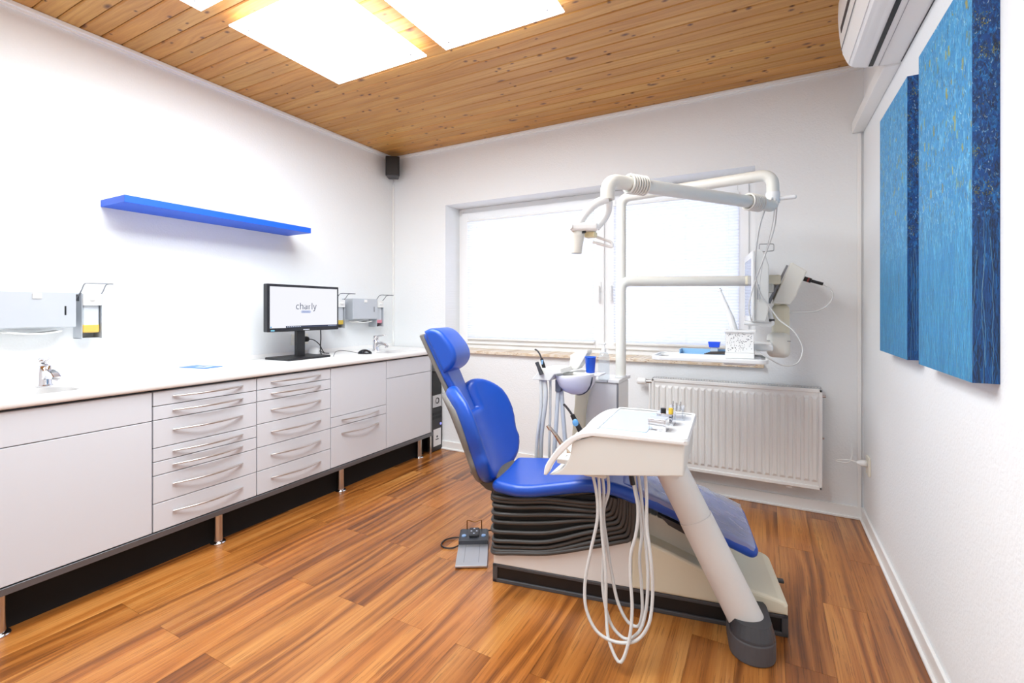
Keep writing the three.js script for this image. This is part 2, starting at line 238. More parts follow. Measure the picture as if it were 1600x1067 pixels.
function paint(x, w, h, seed, front) {  // front tones lightened: grazing sheen on a dark glossy canvas, painted in
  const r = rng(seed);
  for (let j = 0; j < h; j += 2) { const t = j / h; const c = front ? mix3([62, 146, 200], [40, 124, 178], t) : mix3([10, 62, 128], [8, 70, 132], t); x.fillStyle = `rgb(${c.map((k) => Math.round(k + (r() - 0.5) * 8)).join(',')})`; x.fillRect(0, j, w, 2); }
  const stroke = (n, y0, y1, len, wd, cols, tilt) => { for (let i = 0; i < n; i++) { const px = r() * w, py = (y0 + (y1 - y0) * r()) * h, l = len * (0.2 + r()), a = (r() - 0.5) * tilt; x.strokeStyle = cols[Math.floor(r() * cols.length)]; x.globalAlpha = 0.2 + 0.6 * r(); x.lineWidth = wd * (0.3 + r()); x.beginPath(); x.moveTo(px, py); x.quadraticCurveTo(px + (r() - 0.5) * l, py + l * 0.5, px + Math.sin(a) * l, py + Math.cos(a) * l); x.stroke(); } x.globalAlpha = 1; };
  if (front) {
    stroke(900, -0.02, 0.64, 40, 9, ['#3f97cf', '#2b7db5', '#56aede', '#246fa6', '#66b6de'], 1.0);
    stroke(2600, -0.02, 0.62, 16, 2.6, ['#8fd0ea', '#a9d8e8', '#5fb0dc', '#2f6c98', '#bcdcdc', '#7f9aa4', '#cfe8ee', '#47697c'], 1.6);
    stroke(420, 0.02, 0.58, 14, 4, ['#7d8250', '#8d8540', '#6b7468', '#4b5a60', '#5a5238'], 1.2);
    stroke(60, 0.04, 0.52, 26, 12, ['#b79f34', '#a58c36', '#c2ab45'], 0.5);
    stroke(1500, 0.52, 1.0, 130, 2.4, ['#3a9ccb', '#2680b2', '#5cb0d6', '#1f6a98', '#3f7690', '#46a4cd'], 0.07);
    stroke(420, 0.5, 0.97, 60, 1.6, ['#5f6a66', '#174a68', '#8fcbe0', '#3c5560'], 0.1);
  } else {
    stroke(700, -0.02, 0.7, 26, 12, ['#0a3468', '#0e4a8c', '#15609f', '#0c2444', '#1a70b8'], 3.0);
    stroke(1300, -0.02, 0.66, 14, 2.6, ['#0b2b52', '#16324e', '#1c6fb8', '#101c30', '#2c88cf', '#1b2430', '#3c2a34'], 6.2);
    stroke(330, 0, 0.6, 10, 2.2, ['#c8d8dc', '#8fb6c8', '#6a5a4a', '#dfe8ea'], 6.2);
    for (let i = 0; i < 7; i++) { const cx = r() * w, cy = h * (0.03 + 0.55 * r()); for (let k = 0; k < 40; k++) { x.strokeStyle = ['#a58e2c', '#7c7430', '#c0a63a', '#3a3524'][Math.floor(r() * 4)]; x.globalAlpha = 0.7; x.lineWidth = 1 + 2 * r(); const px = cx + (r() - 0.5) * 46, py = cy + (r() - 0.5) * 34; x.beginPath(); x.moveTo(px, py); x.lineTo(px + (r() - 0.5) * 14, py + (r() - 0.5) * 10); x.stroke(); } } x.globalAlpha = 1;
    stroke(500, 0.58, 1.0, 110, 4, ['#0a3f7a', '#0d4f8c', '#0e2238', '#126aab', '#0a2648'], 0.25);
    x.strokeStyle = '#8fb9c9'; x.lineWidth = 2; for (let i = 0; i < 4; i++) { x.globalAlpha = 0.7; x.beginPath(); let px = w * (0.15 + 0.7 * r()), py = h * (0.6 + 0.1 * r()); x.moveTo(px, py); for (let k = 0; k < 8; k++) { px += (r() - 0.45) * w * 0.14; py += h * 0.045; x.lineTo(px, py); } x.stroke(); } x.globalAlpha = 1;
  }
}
for (const [z1, label, seed] of [[-1.545, 'tall blue abstract canvas on the right wall, the nearer one', 301], [-2.15, 'tall blue abstract canvas on the right wall, partly hidden by the nearer one', 302]]) {
  const L = 0.46, H = 1.008, D = 0.05, t = thing('canvas_painting', label, 'painting', [XR, 1.024, z1], 0, 'blue canvas paintings');
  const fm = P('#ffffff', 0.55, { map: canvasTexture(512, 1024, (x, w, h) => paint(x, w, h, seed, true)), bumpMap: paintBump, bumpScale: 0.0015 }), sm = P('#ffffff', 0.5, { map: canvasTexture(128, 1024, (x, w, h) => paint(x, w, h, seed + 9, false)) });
  put('stretcher', box(-D + 0.002, -0.004, 0.002, H - 0.002, -L + 0.002, -0.002), S('#0f4f8c', 0.6), t);
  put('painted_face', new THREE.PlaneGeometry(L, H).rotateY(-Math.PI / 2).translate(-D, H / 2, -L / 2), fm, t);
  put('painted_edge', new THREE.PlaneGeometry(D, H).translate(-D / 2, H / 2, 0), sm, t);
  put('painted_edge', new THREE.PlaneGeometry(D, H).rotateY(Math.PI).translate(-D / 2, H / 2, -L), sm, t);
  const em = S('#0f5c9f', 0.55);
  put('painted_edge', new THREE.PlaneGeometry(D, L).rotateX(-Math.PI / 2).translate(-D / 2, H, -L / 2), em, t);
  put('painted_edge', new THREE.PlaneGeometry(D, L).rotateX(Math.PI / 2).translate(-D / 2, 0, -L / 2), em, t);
}
{ // split air conditioner: its profile runs along the right wall
  const z0 = -2.5, L = 0.86, t = thing('air_conditioner', 'white split air conditioner at the top of the right wall', 'air conditioner', [XR, 2.228, z0]);
  const prof = smooth([[-0.214, 0.31], [-0.216, 0.25], [-0.214, 0.2], [-0.205, 0.116], [-0.19, 0.06], [-0.172, 0.028], [-0.135, 0.012], [-0.07, 0.004], [0, 0]], 40);
  put('body', extrude([...prof, [0, 0.31]], L, 0.004).translate(0, 0, L), whitePlastic, t);
  const slab = (x0, y0, x1, y1, off, za, zb, m, name) => { const dx = x1 - x0, dy = y1 - y0, l = Math.hypot(dx, dy), nx = dy / l, ny = -dx / l; const s = [[x0, y0], [x1, y1], [x1 + nx * off, y1 + ny * off], [x0 + nx * off, y0 + ny * off]]; put(name, extrude(shape(s), zb - za, 0).translate(0, 0, zb), m, t); };
  slab(-0.110, 0.0095, -0.094, 0.0072, 0.0032, 0.012, L - 0.012, black, 'outlet_slot');
  slab(-0.1985, 0.085, -0.178, 0.0345, 0.003, 0.012, L - 0.02, whitePlastic, 'louvre');
  slab(-0.168, 0.0255, -0.116, 0.0095, 0.0028, 0.012, L - 0.02, whitePlastic, 'louvre');
  slab(-0.2125, 0.175, -0.2105, 0.152, 0.0015, 0.06, L - 0.06, charcoal, 'intake_slot');
  put('seam', [box(-0.074, -0.073, 0.0025, 0.006, 0.006, L - 0.006), box(-0.206, -0.2035, 0.103, 0.106, 0.006, L - 0.006)], grey, t);
  put('wall_gap', box(-0.003, 0, -0.003, 0.001, 0.02, L - 0.01), charcoal, t);
  const d = tag(put('cable_duct', rb(-0.056, 0, 0, 0.062, 0, 0.85, 0.003).translate(XR, 2.222, ZB + 0.002), whitePlastic, scene), 'white cable duct running from the air conditioner to the back corner', 'cable duct');
}
{ // ribbed panel radiator under the window
  const x0 = -0.68, x1 = 0.282, y0 = 0.165, y1 = 0.747, zf = -3.238, t = thing('radiator', 'white ribbed panel radiator on the back wall below the windowsill', 'radiator', [x0, y0, ZB]);
  const w = x1 - x0, h = y1 - y0, d = zf - ZB, rm = S('#f4f3f0', 0.38);
  put('front_panel', [rb(0, w, 0, h, d - 0.022, d - 0.008, 0.004), rb(0, w, 0, 0.022, d - 0.02, d, 0.005), rb(0, w, h - 0.022, h, d - 0.02, d, 0.005), rb(0, 0.018, 0, h, d - 0.02, d, 0.005), rb(w - 0.018, w, 0, h, d - 0.02, d, 0.005)], rm, t);
  const n = 23, pt = (w - 0.036) / n, rib = prism([[-pt * 0.38, 0], [-pt * 0.2, 0.0105], [pt * 0.2, 0.0105], [pt * 0.38, 0]], h - 0.085, pt * 0.4);
  for (let i = 0; i < n; i++) put('rib', rib.clone().translate(0.018 + (i + 0.5) * pt, 0.0425, d - 0.0085), rm, t);
  put('side_panel', rb(0, 0.003, 0.01, h, 0.03, d - 0.01, 0.001), rm, t); put('side_panel', rb(w - 0.003, w, 0.01, h, 0.03, d - 0.01, 0.001), rm, t);
  const bars = [rb(0, w, h - 0.012, h + 0.004, 0.025, 0.031), rb(0, w, h - 0.012, h + 0.002, d - 0.022, d - 0.016)]; for (let i = 0; i <= 60; i++) bars.push(box(i * (w - 0.004) / 60, i * (w - 0.004) / 60 + 0.004, h - 0.006, h, 0.028, d - 0.018));
  put('top_grille', bars, S('#c9cacd', 0.45), t); put('back_panel', rb(0, w, 0, h, 0.025, 0.037, 0.003), rm, t);
  put('bracket', [box(0.15, 0.18, 0.1, h - 0.1, 0, 0.028), box(w - 0.18, w - 0.15, 0.1, h - 0.1, 0, 0.028), box(0.15, 0.18, -0.012, 0, 0.0, d - 0.01), box(w - 0.18, w - 0.15, -0.012, 0, 0, d - 0.01)], rm, t);
  put('bleed_valve', [at(cyl(0.008, 0.008, 0.02, 12), w + 0.01, h - 0.045, d - 0.045, 0, 0, Math.PI / 2)], steel, t); put('plug', [at(cyl(0.006, 0.006, 0.014, 12), w + 0.006, h - 0.29, d - 0.05, 0, 0, Math.PI / 2)], steel, t);
  put('valve', [at(cyl(0.012, 0.012, 0.05, 16), -0.02, h - 0.03, d - 0.05, 0, 0, Math.PI / 2)], steel, t);
  put('thermostat', [at(lathe([[0, 0], [0.018, 0], [0.022, 0.006], [0.024, 0.05], [0.02, 0.062], [0, 0.062]], 24), -0.045, h - 0.03, d - 0.05, 0, 0, Math.PI / 2)], whitePlastic, t);
  put('pipe', [rod(V(-0.02, -y0, d - 0.05), V(-0.02, h - 0.03, d - 0.05), 0.008)], whitePlastic, t);
}
function prism(pts, h, lead = 0) {   // upright bar: outline in x,z; its front slopes away over `lead` at both ends
  const g = new THREE.ExtrudeGeometry(shape(pts.map(([x, z]) => [x, -z])), { depth: h, bevelEnabled: false, steps: lead ? 1 : 1 }).rotateX(-Math.PI / 2);
  if (lead) { const p = g.attributes.position; for (let i = 0; i < p.count; i++) if (p.getZ(i) > 1e-4) p.setY(i, p.getY(i) < h / 2 ? lead : h - lead); g.computeVertexNormals(); }
  return g;
}
{ // white wall socket with a folded cable end, low in the right corner
  const t = thing('wall_outlet', 'small ivory outlet plate low on the right wall with a white cable loop', 'outlet', [XR, 0.36, -3.17]);
  put('plate', rb(-0.012, 0, -0.05, 0.05, -0.04, 0.04, 0.003), S('#efeadb', 0.4), t);
  put('plug', at(lathe([[0, 0], [0.018, 0], [0.018, 0.02], [0.008, 0.045], [0, 0.045]], 20), -0.012, 0.01, 0, 0, 0, Math.PI / 2), whitePlastic, t);
  put('cable', [tube([[-0.05, 0.01, 0], [-0.09, 0.014, -0.02], [-0.13, 0.006, -0.03], [-0.15, -0.002, -0.03], [-0.13, -0.006, -0.03], [-0.09, 0.0, -0.025], [-0.07, 0.03, -0.06], [-0.06, 0.075, -0.16]], 0.003, 60, 8)], whitePlastic, t);
}

// ---------------------------------------------------------------- cabinet row along the left wall
const FX = -2.45;
function handle(w) {   // bowed bar handle along z, standing off in +x
  const pts = [], n = 14; for (let i = 0; i <= n; i++) { const t = i / n * 2 - 1; pts.push([0.004 + 0.032 * (1 - t * t), 0, t * w / 2]); }
  const g = tube(pts, 0.0055, 40, 10); const p = g.attributes.position;
  for (let i = 0; i < p.count; i++) { const z = Math.abs(p.getZ(i)) / (w / 2), k = 0.45 + 0.55 * Math.sqrt(Math.max(0, 1 - Math.pow(z, 6))); p.setY(i, p.getY(i) * k * 0.8); }
  return g;
}
const handleGeo = handle(0.335);
function cabinet(label, z1, z0, rows) {   // rows: [y top, y bottom, has handle, name]
  const t = thing('base_cabinet', label, 'cabinet', [FX, 0, (z0 + z1) / 2], 0, 'base cabinets along the left wall'), w = Math.abs(z1 - z0), y0 = 0.19, y1 = 0.832;
  put('body', rb(-0.58, -0.021, y0, y1, -w / 2 + 0.0015, w / 2 - 0.0015, 0.001), S('#55555a', 0.6), t);
  for (const [ya, yb, has, nm] of rows) {
    const f = put(nm, rb(-0.019, 0, yb + 0.0018, ya - 0.0018, -w / 2 + 0.0028, w / 2 - 0.0028, 0.0015), frontMat, t);
    if (has) { const hgt = ya - yb, hy = hgt < 0.09 ? (ya + yb) / 2 + 0.004 : ya - (hgt > 0.2 ? 0.05 : 0.055); put('handle', handleGeo.clone().translate(0, hy, 0), handleMat, f, 'bowed brushed metal bar handle'); }
  }
}
const top = 0.83;
cabinet('wide cabinet with two plain fronts under the nearer sink, leftmost of the row', -0.12, -1.122, [[top, 0.698, 0, 'upper_front'], [0.698, 0.19, 0, 'door']]);
cabinet('narrow cabinet with seven drawers and bowed handles', -1.122, -1.62, [[top, 0.763], [0.763, 0.699], [0.699, 0.572], [0.572, 0.509], [0.509, 0.446], [0.446, 0.319], [0.319, 0.19]].map((r) => [...r, 1, 'drawer']));
cabinet('narrow cabinet with six drawers, in front of the desk monitor', -1.62, -2.118, [[top, 0.763], [0.763, 0.700], [0.700, 0.576], [0.576, 0.448], [0.448, 0.319], [0.319, 0.19]].map((r) => [...r, 1, 'drawer']));
cabinet('narrow cabinet with a plain front above two handled drawers', -2.118, -2.622, [[top, 0.513, 0, 'door'], [0.513, 0.448, 1, 'drawer'], [0.448, 0.19, 1, 'drawer']]);
cabinet('narrow cabinet with two plain fronts beside the computer tower, rightmost of the row', -2.622, -3.142, [[top, 0.7, 0, 'upper_front'], [0.7, 0.19, 0, 'door']]);
{ // grey support frame on steel feet with a dark plinth behind them
  const t = thing('cabinet_frame', 'grey metal support rail on round steel feet under the cabinet row', 'support frame', [FX, 0, -1.64]);
  put('rail', [rb(-0.03, 0.004, 0.16, 0.187, -1.525, 1.52, 0.002), box(-0.56, -0.03, 0.17, 0.188, -1.52, 1.52)], railMat, t);
  put('end_panel', rb(-0.58, -0.002, 0.187, 0.84, -1.518, -1.505, 0.001), S('#a5a6aa', 0.45), t);
  for (const z of [-0.645, -1.443, -2.244, -3.053]) { const f = put('foot', at(cyl(0.0215, 0.0215, 0.16, 28), -0.052, 0.08, z + 1.64), steel, t); put('foot_flange', at(lathe([[0, 0], [0.034, 0], [0.036, 0.004], [0.03, 0.009], [0.0225, 0.012], [0, 0.012]], 32), -0.052, 0, z + 1.64), chrome, f); }
  put('end_leg', rb(-0.045, -0.018, 0, 0.165, -1.535, -1.515, 0.002), steel, t);
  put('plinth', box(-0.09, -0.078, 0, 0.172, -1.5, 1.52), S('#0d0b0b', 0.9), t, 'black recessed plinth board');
}
{ // worktop with raised front rim and two moulded basins
  const z0 = -3.335, z1 = -0.08, t = thing('worktop', 'long white worktop with two moulded sinks over the cabinets', 'worktop', [0, 0.87, 0]);
  const oval = (cz) => Array.from({ length: 40 }, (_, i) => { const a = i / 40 * 2 * Math.PI, e = (v) => Math.sign(v) * Math.pow(Math.abs(v), 0.7); return [-2.61 + 0.125 * e(Math.cos(a)), cz + 0.185 * e(Math.sin(a))]; });
  const cs = [-0.72, -2.93];
  const sh = shape([[XL, z0], [-2.47, z0], [-2.47, z1], [XL, z1]]); cs.forEach((c) => sh.holes.push(new THREE.Path(oval(c).map((p) => new THREE.Vector2(...p)))));
  put('slab', new THREE.ExtrudeGeometry(sh, { depth: 0.03, bevelEnabled: false }).rotateX(Math.PI / 2), worktopMat, t);   // shape y becomes z, depth runs down
  const edge = smooth([[-2.49, 0.0005], [-2.475, 0.001], [-2.462, 0.0065], [-2.448, 0.0095], [-2.436, 0.006], [-2.43, -0.004], [-2.4295, -0.014], [-2.433, -0.026], [-2.442, -0.031]], 28);
  put('front_edge', extrude([...edge, [-2.49, -0.031]], z1 - z0, 0).translate(0, 0, z1), worktopMat, t);
  cs.forEach((c) => {
    const o = oval(c), pos = [], idx = [], prof = [[1, 0], [0.985, -0.012], [0.95, -0.06], [0.86, -0.105], [0.6, -0.122], [0.12, -0.13]];
    prof.forEach(([k, y]) => o.forEach(([x, z]) => pos.push(-2.61 + (x + 2.61) * k, y, c + (z - c) * k))); const n = o.length;
    for (let i = 0; i < prof.length - 1; i++) for (let j = 0; j < n; j++) { const a = i * n + j, b = i * n + (j + 1) % n; idx.push(a, a + n, b, b, a + n, b + n); }
    const g = new THREE.BufferGeometry(); g.setAttribute('position', new THREE.Float32BufferAttribute(pos, 3)); g.setAttribute('uv', new THREE.Float32BufferAttribute(new Array(pos.length / 3 * 2).fill(0), 2)); g.setIndex(idx); g.computeVertexNormals();
    const m = put('basin', g, S('#f7f6f4', 0.3, { side: THREE.DoubleSide }), t); put('drain', at(cyl(0.03, 0.03, 0.006, 24), -2.61, -0.129, c), chrome, m);
  });
  put('upstand', rb(XL, XL + 0.012, 0, 0.03, z0, z1, 0.003), worktopMat, t);
}
function faucet(label, x, z) {
  const t = thing('mixer_tap', label, 'tap', [x, 0.87, z], 0, 'chrome mixer taps');
  put('body', lathe([[0, 0], [0.03, 0], [0.031, 0.006], [0.0255, 0.012], [0.0245, 0.05], [0.0235, 0.09], [0, 0.09]], 32), chrome, t);
  put('spout', [extrude([[0, 0.046], [0.02, 0.072], [0.06, 0.077], [0.105, 0.066], [0.128, 0.05], [0.126, 0.038], [0.1, 0.044], [0.05, 0.05], [0.02, 0.03]], 0.032, 0.006).translate(0, 0, 0.016), at(cyl(0.012, 0.012, 0.014, 20), 0.113, 0.036, 0)], chrome, t);
  put('lever', [at(lathe([[0, 0], [0.0245, 0], [0.0245, 0.02], [0.02, 0.03], [0, 0.032]], 28), 0, 0.092, 0), extrude([[-0.02, 0.114], [0.03, 0.128], [0.1, 0.134], [0.104, 0.128], [0.05, 0.117], [0.01, 0.104]], 0.026, 0.003).translate(0, 0, 0.013)], chrome, t);
}
faucet('chrome mixer tap at the nearer sink, in front of the larger paper towel dispenser', -2.765, -0.855); faucet('chrome mixer tap at the far sink beside the mouse', -2.82, -2.895);

// ---------------------------------------------------------------- wall dispensers and sockets
function towelBox(label, zc, w, y0, y1) {
  const t = thing('towel_dispenser', label, 'dispenser', [XL, y0, zc], 0, 'paper towel dispensers'), h = y1 - y0, d = 0.12;
  put('housing', extrude([[0, 0], [d - 0.012, 0], [d, 0.006], [d, h], [0, h]], w, 0.002).translate(0, 0, w / 2), alu, t);
  put('latch', rb(d - 0.004, d + 0.006, h - 0.03, h - 0.006, -0.016, 0.016, 0.003), whitePlastic, t);
  put('level_slot', rb(d - 0.002, d + 0.0008, h * 0.36, h * 0.62, -w / 2 + 0.036, -w / 2 + 0.043, 0.001), black, t);
  put('paper_towel', nets((x, y, z) => { const yy = y + 0.012 + 0.014 * Math.cos(z / (w * 0.36) * 1.4) - 0.25 * (x - 0.06) * (x - 0.06); return rounded(rounded(Math.abs(yy) - 0.004, Math.abs(x - 0.065) - 0.045, 0.003), Math.abs(z) - w * 0.34, 0.004); }, [0.01, -0.05, -w * 0.4], [0.13, 0.03, w * 0.4], 0.006), S('#f6f5f1', 0.9), t);
}
towelBox('larger silver paper towel dispenser at the left edge, above the nearer sink', -0.88, 0.278, 1.118, 1.284);
towelBox('silver paper towel dispenser between two soap dispensers near the corner', -2.889, 0.277, 1.126, 1.296);
function soap(label, z, liquid, level) {
  const t = thing('soap_dispenser', label, 'dispenser', [XL, 1.06, z], 0, 'lever soap dispensers');
  put('back_plate', [rb(0, 0.006, 0, 0.225, -0.041, 0.041, 0.001), rb(0.004, 0.075, 0, 0.004, -0.041, 0.041, 0.001), rb(0.004, 0.095, 0.0, 0.225, 0.038, 0.041, 0.001), rb(0.004, 0.095, 0.0, 0.225, -0.041, -0.038, 0.001)], alu, t);
  put('pump_head', [rb(0.01, 0.1, 0.165, 0.224, -0.037, 0.037, 0.004), rb(0.07, 0.115, 0.19, 0.205, -0.012, 0.012, 0.004)], whitePlastic, t);
  put('bottle', rb(0.014, 0.084, 0.03, 0.17, -0.033, 0.033, 0.008, 3), P('#e9eef4', 0.15, { transmission: 0.3, thickness: 0 }), t);
  put('soap_fill', rb(0.0125, 0.0855, 0.029, 0.032 + level, -0.0345, 0.0345, 0.008), liquid, t);
  put('lever', tube([[0.05, 0.2, 0.043], [0.1, 0.24, 0.043], [0.13, 0.268, 0.043], [0.2, 0.27, 0.043], [0.215, 0.27, 0.03], [0.215, 0.27, -0.03], [0.2, 0.27, -0.043], [0.13, 0.268, -0.043], [0.1, 0.24, -0.043], [0.05, 0.2, -0.043]], 0.003, 90, 8), S('#8d9095', 0.35, { metalness: 0.6 }), t);
  put('lever_clip', [rb(0.03, 0.066, 0.186, 0.218, 0.041, 0.0445, 0.001), rb(0.03, 0.066, 0.186, 0.218, -0.0445, -0.041, 0.001)], charcoal, t);
}
const yellowSoap = S('#dcb65a', 0.3), pinkSoap = S('#e58fa0', 0.35), yellowSoap2 = S('#d9b83c', 0.3);
soap('lever soap dispenser with yellow soap beside the larger towel dispenser', -1.09, yellowSoap, 0.04);
soap('lever soap dispenser with yellow soap half hidden by the monitor', -2.655, yellowSoap2, 0.035);
soap('lever soap dispenser with pink label in the far corner', -3.085, pinkSoap, 0.03);
function sockets(label, z, n = 2) {
  const t = thing('double_socket', label, 'socket', [XL, 0.987, z], 0, 'wall sockets above the worktop'), ivory = S('#f6f4ea', 0.35);
  put('frame', rb(0, 0.008, -0.04, 0.04, -0.071, 0.071, 0.002), ivory, t);
  for (const s of [0.0355, -0.0355]) { const f = put('socket', lathe([[0, 0.004], [0.0195, 0.004], [0.0205, 0.012], [0.024, 0.0125], [0.025, 0.008]], 32).rotateZ(-Math.PI / 2).translate(0, 0, s), ivory, t); put('contact', [at(cyl(0.0028, 0.0028, 0.002, 10), 0.0055, 0, s - 0.0095, 0, 0, Math.PI / 2), at(cyl(0.0028, 0.0028, 0.002, 10), 0.0055, 0, s + 0.0095, 0, 0, Math.PI / 2), rb(0.004, 0.008, 0.014, 0.0185, s - 0.003, s + 0.003, 0.001), rb(0.004, 0.008, -0.0185, -0.014, s - 0.003, s + 0.003, 0.001)], charcoal, f); }
}
sockets('ivory double wall socket above the worktop left of the monitor', -1.338); sockets('ivory double wall socket behind the monitor stand', -2.35);

// ---------------------------------------------------------------- things on the worktop
{ // desk monitor with a logo on a white screen
  const t = thing('desk_monitor', 'black desktop monitor showing a white screen with a logo', 'monitor', [-2.81, 0.87, -2.205]), w = 0.57, h = 0.312, b = 0.19;
  put('housing', [rb(-0.03, 0.014, b, b + h, -w / 2, w / 2, 0.006), rb(-0.055, -0.02, b + 0.05, b + h - 0.05, -0.17, 0.17, 0.012)], blackGloss, t);
  const scr = canvasTexture(1024, 560, (x, W, H) => {
    x.fillStyle = '#fafaff'; x.fillRect(0, 0, W, H); x.fillStyle = '#1b2440'; x.fillRect(220, H - 26, W - 220, 26); x.fillStyle = '#dfe6f4'; for (let i = 0; i < 8; i++) x.fillRect(240 + i * 26, H - 20, 14, 13); x.fillStyle = '#3aa0d8'; x.fillRect(6, H - 22, 18, 18); x.fillStyle = '#b8c2da'; for (let i = 0; i < 6; i++) x.fillRect(W - 150 + i * 24, H - 18, 14, 9);
    x.fillStyle = '#454a63'; x.textAlign = 'center'; x.font = '118px sans-serif'; x.fillText('charly', 520, 305);
    x.fillStyle = '#fafaff'; x.fillRect(455, 195, 52, 46); x.fillRect(505, 190, 96, 58);
    x.fillStyle = '#b9c4e6'; x.beginPath(); x.roundRect(440, 322, 150, 36, 17); x.fill(); x.fillStyle = '#7d8bbd'; for (let i = 0; i < 9; i++) x.fillRect(462 + i * 12, 334 + (i % 3) * 2, 8, 11 - (i % 2) * 3);
  });
  put('screen', new THREE.PlaneGeometry(w - 0.032, h - 0.042).rotateY(Math.PI / 2).translate(0.0148, b + h / 2 + 0.004, 0), S('#20242c', 0.3, { emissive: '#ffffff', emissiveMap: scr, emissiveIntensity: 0.92 }), t);
  put('power_lamp', rb(0.013, 0.0152, b + 0.006, b + 0.013, 0.235, 0.262, 0.001), S('#79c3df', 0.4), t); put('maker_plate', rb(0.013, 0.0152, b + 0.007, b + 0.012, -0.03, 0.02, 0.001), S('#c9ccd2', 0.4), t);
  put('neck', rb(-0.06, -0.03, 0.005, b + 0.09, -0.03, 0.035, 0.004), black, t);
  put('foot_plate', extrude(roundRect(0.25, 0.34, 0.012), 0.014, 0.003).rotateX(-Math.PI / 2).translate(-0.045, 0.014, 0.012), black, t);
  const l = new THREE.RectAreaLight(new THREE.Color(0.97, 0.97, 1), 0.9, w - 0.04, h - 0.05); l.position.set(0.018, b + h / 2, 0); l.rotation.y = -Math.PI / 2; l.name = 'screen_light'; t.add(l);
}
{
  const t = thing('power_plug', 'black power plug with cable in the socket behind the monitor', 'plug', [XL + 0.012, 0.987, -2.386]);
  put('plug_body', lathe([[0, 0], [0.019, 0], [0.021, 0.01], [0.019, 0.03], [0.008, 0.042], [0, 0.042]], 24).rotateZ(-Math.PI / 2), cordBlack, t);
  put('cable', tube([[0.04, 0, 0], [0.07, -0.005, -0.02], [0.085, -0.04, -0.06], [0.08, -0.09, -0.095], [0.07, -0.113, -0.12]], 0.0035, 50, 8), cordBlack, t);
  const c = tag(put('monitor_cable', tube([[-2.835, 1.07, -2.36], [-2.85, 1.0, -2.375], [-2.86, 0.93, -2.38], [-2.84, 0.885, -2.37], [-2.8, 0.8755, -2.36]], 0.004, 50, 8), cordBlack, scene), 'black cable hanging from the back of the monitor to the worktop', 'cable');
  const a = thing('power_adapter', 'small round white adapter behind the monitor foot', 'adapter', [-2.985, 0.87, -2.425]);
  put('body', lathe([[0, 0], [0.036, 0], [0.04, 0.008], [0.04, 0.035], [0.03, 0.055], [0, 0.06]], 28), whitePlastic, a);
  put('cable', tube([[0.03, 0.03, -0.015], [0.06, 0.01, -0.05], [0.07, 0.005, -0.08]], 0.003, 20, 8), cordBlack, a);
}
{
  const m = thing('computer_mouse', 'black computer mouse on the worktop near the far sink', 'mouse', [-2.70, 0.87, -2.655], rad(25));
  put('shell', nets((x, y, z) => { const e = Math.hypot(x / 0.056, (y + 0.004) / 0.038, z / 0.032) - 1; return Math.max(e * 0.03, -y + 0.001); }, [-0.07, -0.006, -0.045], [0.07, 0.045, 0.045], 0.004), blackGloss, m);
  put('wheel', at(cyl(0.009, 0.009, 0.007, 16), 0.028, 0.029, 0, Math.PI / 2), S('#c9ccd2', 0.3), m);
  put('cable', tube([[-0.05, 0.006, 0], [-0.09, 0.02, 0.05], [-0.13, 0.035, 0.12], [-0.14, 0.03, 0.2], [-0.13, 0.004, 0.26]], 0.0018, 60, 6), cordBlack, m);
  const lf = thing('leaflet', 'small blue leaflet lying on the worktop', 'leaflet', [-2.9, 0.8702, -1.575], rad(12));
  put('sheet', box(-0.1, 0.1, 0, 0.003, -0.055, 0.055), S('#2a78cf', 0.4), lf); put('print', box(-0.01, 0.055, 0.003, 0.0034, -0.03, 0.028), S('#d8e6f4', 0.4), lf); put('print', box(0.0, 0.03, 0.0034, 0.0037, -0.02, 0.01), S('#1a2f5c', 0.4), lf);
}
{ // stack beside the cabinet: computer tower with a subwoofer on top
  const t = thing('computer_tower', 'black computer tower standing on the floor beside the cabinet end', 'computer', [-2.482, 0, -3.262]);
  put('case', rb(-0.45, -0.008, 0.005, 0.37, -0.078, 0.068, 0.004), S('#1b1b1f', 0.45), t); put('front_panel', rb(-0.01, 0, 0.005, 0.37, -0.078, 0.068, 0.004), S('#26262b', 0.35), t);
  put('drive_bay', [rb(-0.003, 0.003, 0.31, 0.335, -0.066, 0.056, 0.002), rb(-0.003, 0.003, 0.275, 0.3, -0.066, 0.056, 0.002)], black, t);
  put('power_button', at(cyl(0.011, 0.011, 0.004, 20), 0.002, 0.225, -0.055, 0, 0, Math.PI / 2), S('#aeb4ff', 0.4, { emissive: '#7d84ff', emissiveIntensity: 0.5 }), t);
  const pt = canvasTexture(128, 192, (x, w, h) => { x.fillStyle = '#e9e9ec'; x.fillRect(0, 0, w, h); x.fillStyle = '#33363c'; x.beginPath(); x.arc(64, 88, 13, 0, 7); x.fill(); x.fillRect(38, 112, 52, 12); });
  put('badge_panel', new THREE.PlaneGeometry(0.104, 0.145).rotateY(Math.PI / 2).translate(0.0012, 0.118, -0.006), S('#ffffff', 0.4, { map: pt }), t); put('foot', [box(-0.44, -0.4, 0, 0.006, -0.07, 0.06), box(-0.05, -0.01, 0, 0.006, -0.07, 0.06)], black, t);
  const s = thing('subwoofer', 'black and silver subwoofer standing on the computer tower', 'loudspeaker', [-2.482, 0.37, -3.262]);
  put('cabinet', rb(-0.3, -0.006, 0, 0.3, -0.07, 0.062, 0.004), S('#1b1b1f', 0.5), s); put('front_baffle', rb(-0.008, 0, 0.004, 0.108, -0.066, 0.05, 0.004), S('#c9cace', 0.4), s);
  put('port', at(lathe([[0.026, 0.003], [0.022, 0.004], [0.018, 0], [0, -0.003]], 28), 0.0, 0.06, -0.008, 0, 0, -Math.PI / 2), black, s); put('grille', rb(-0.008, 0.001, 0.115, 0.296, -0.066, 0.058, 0.004), black, s);
}

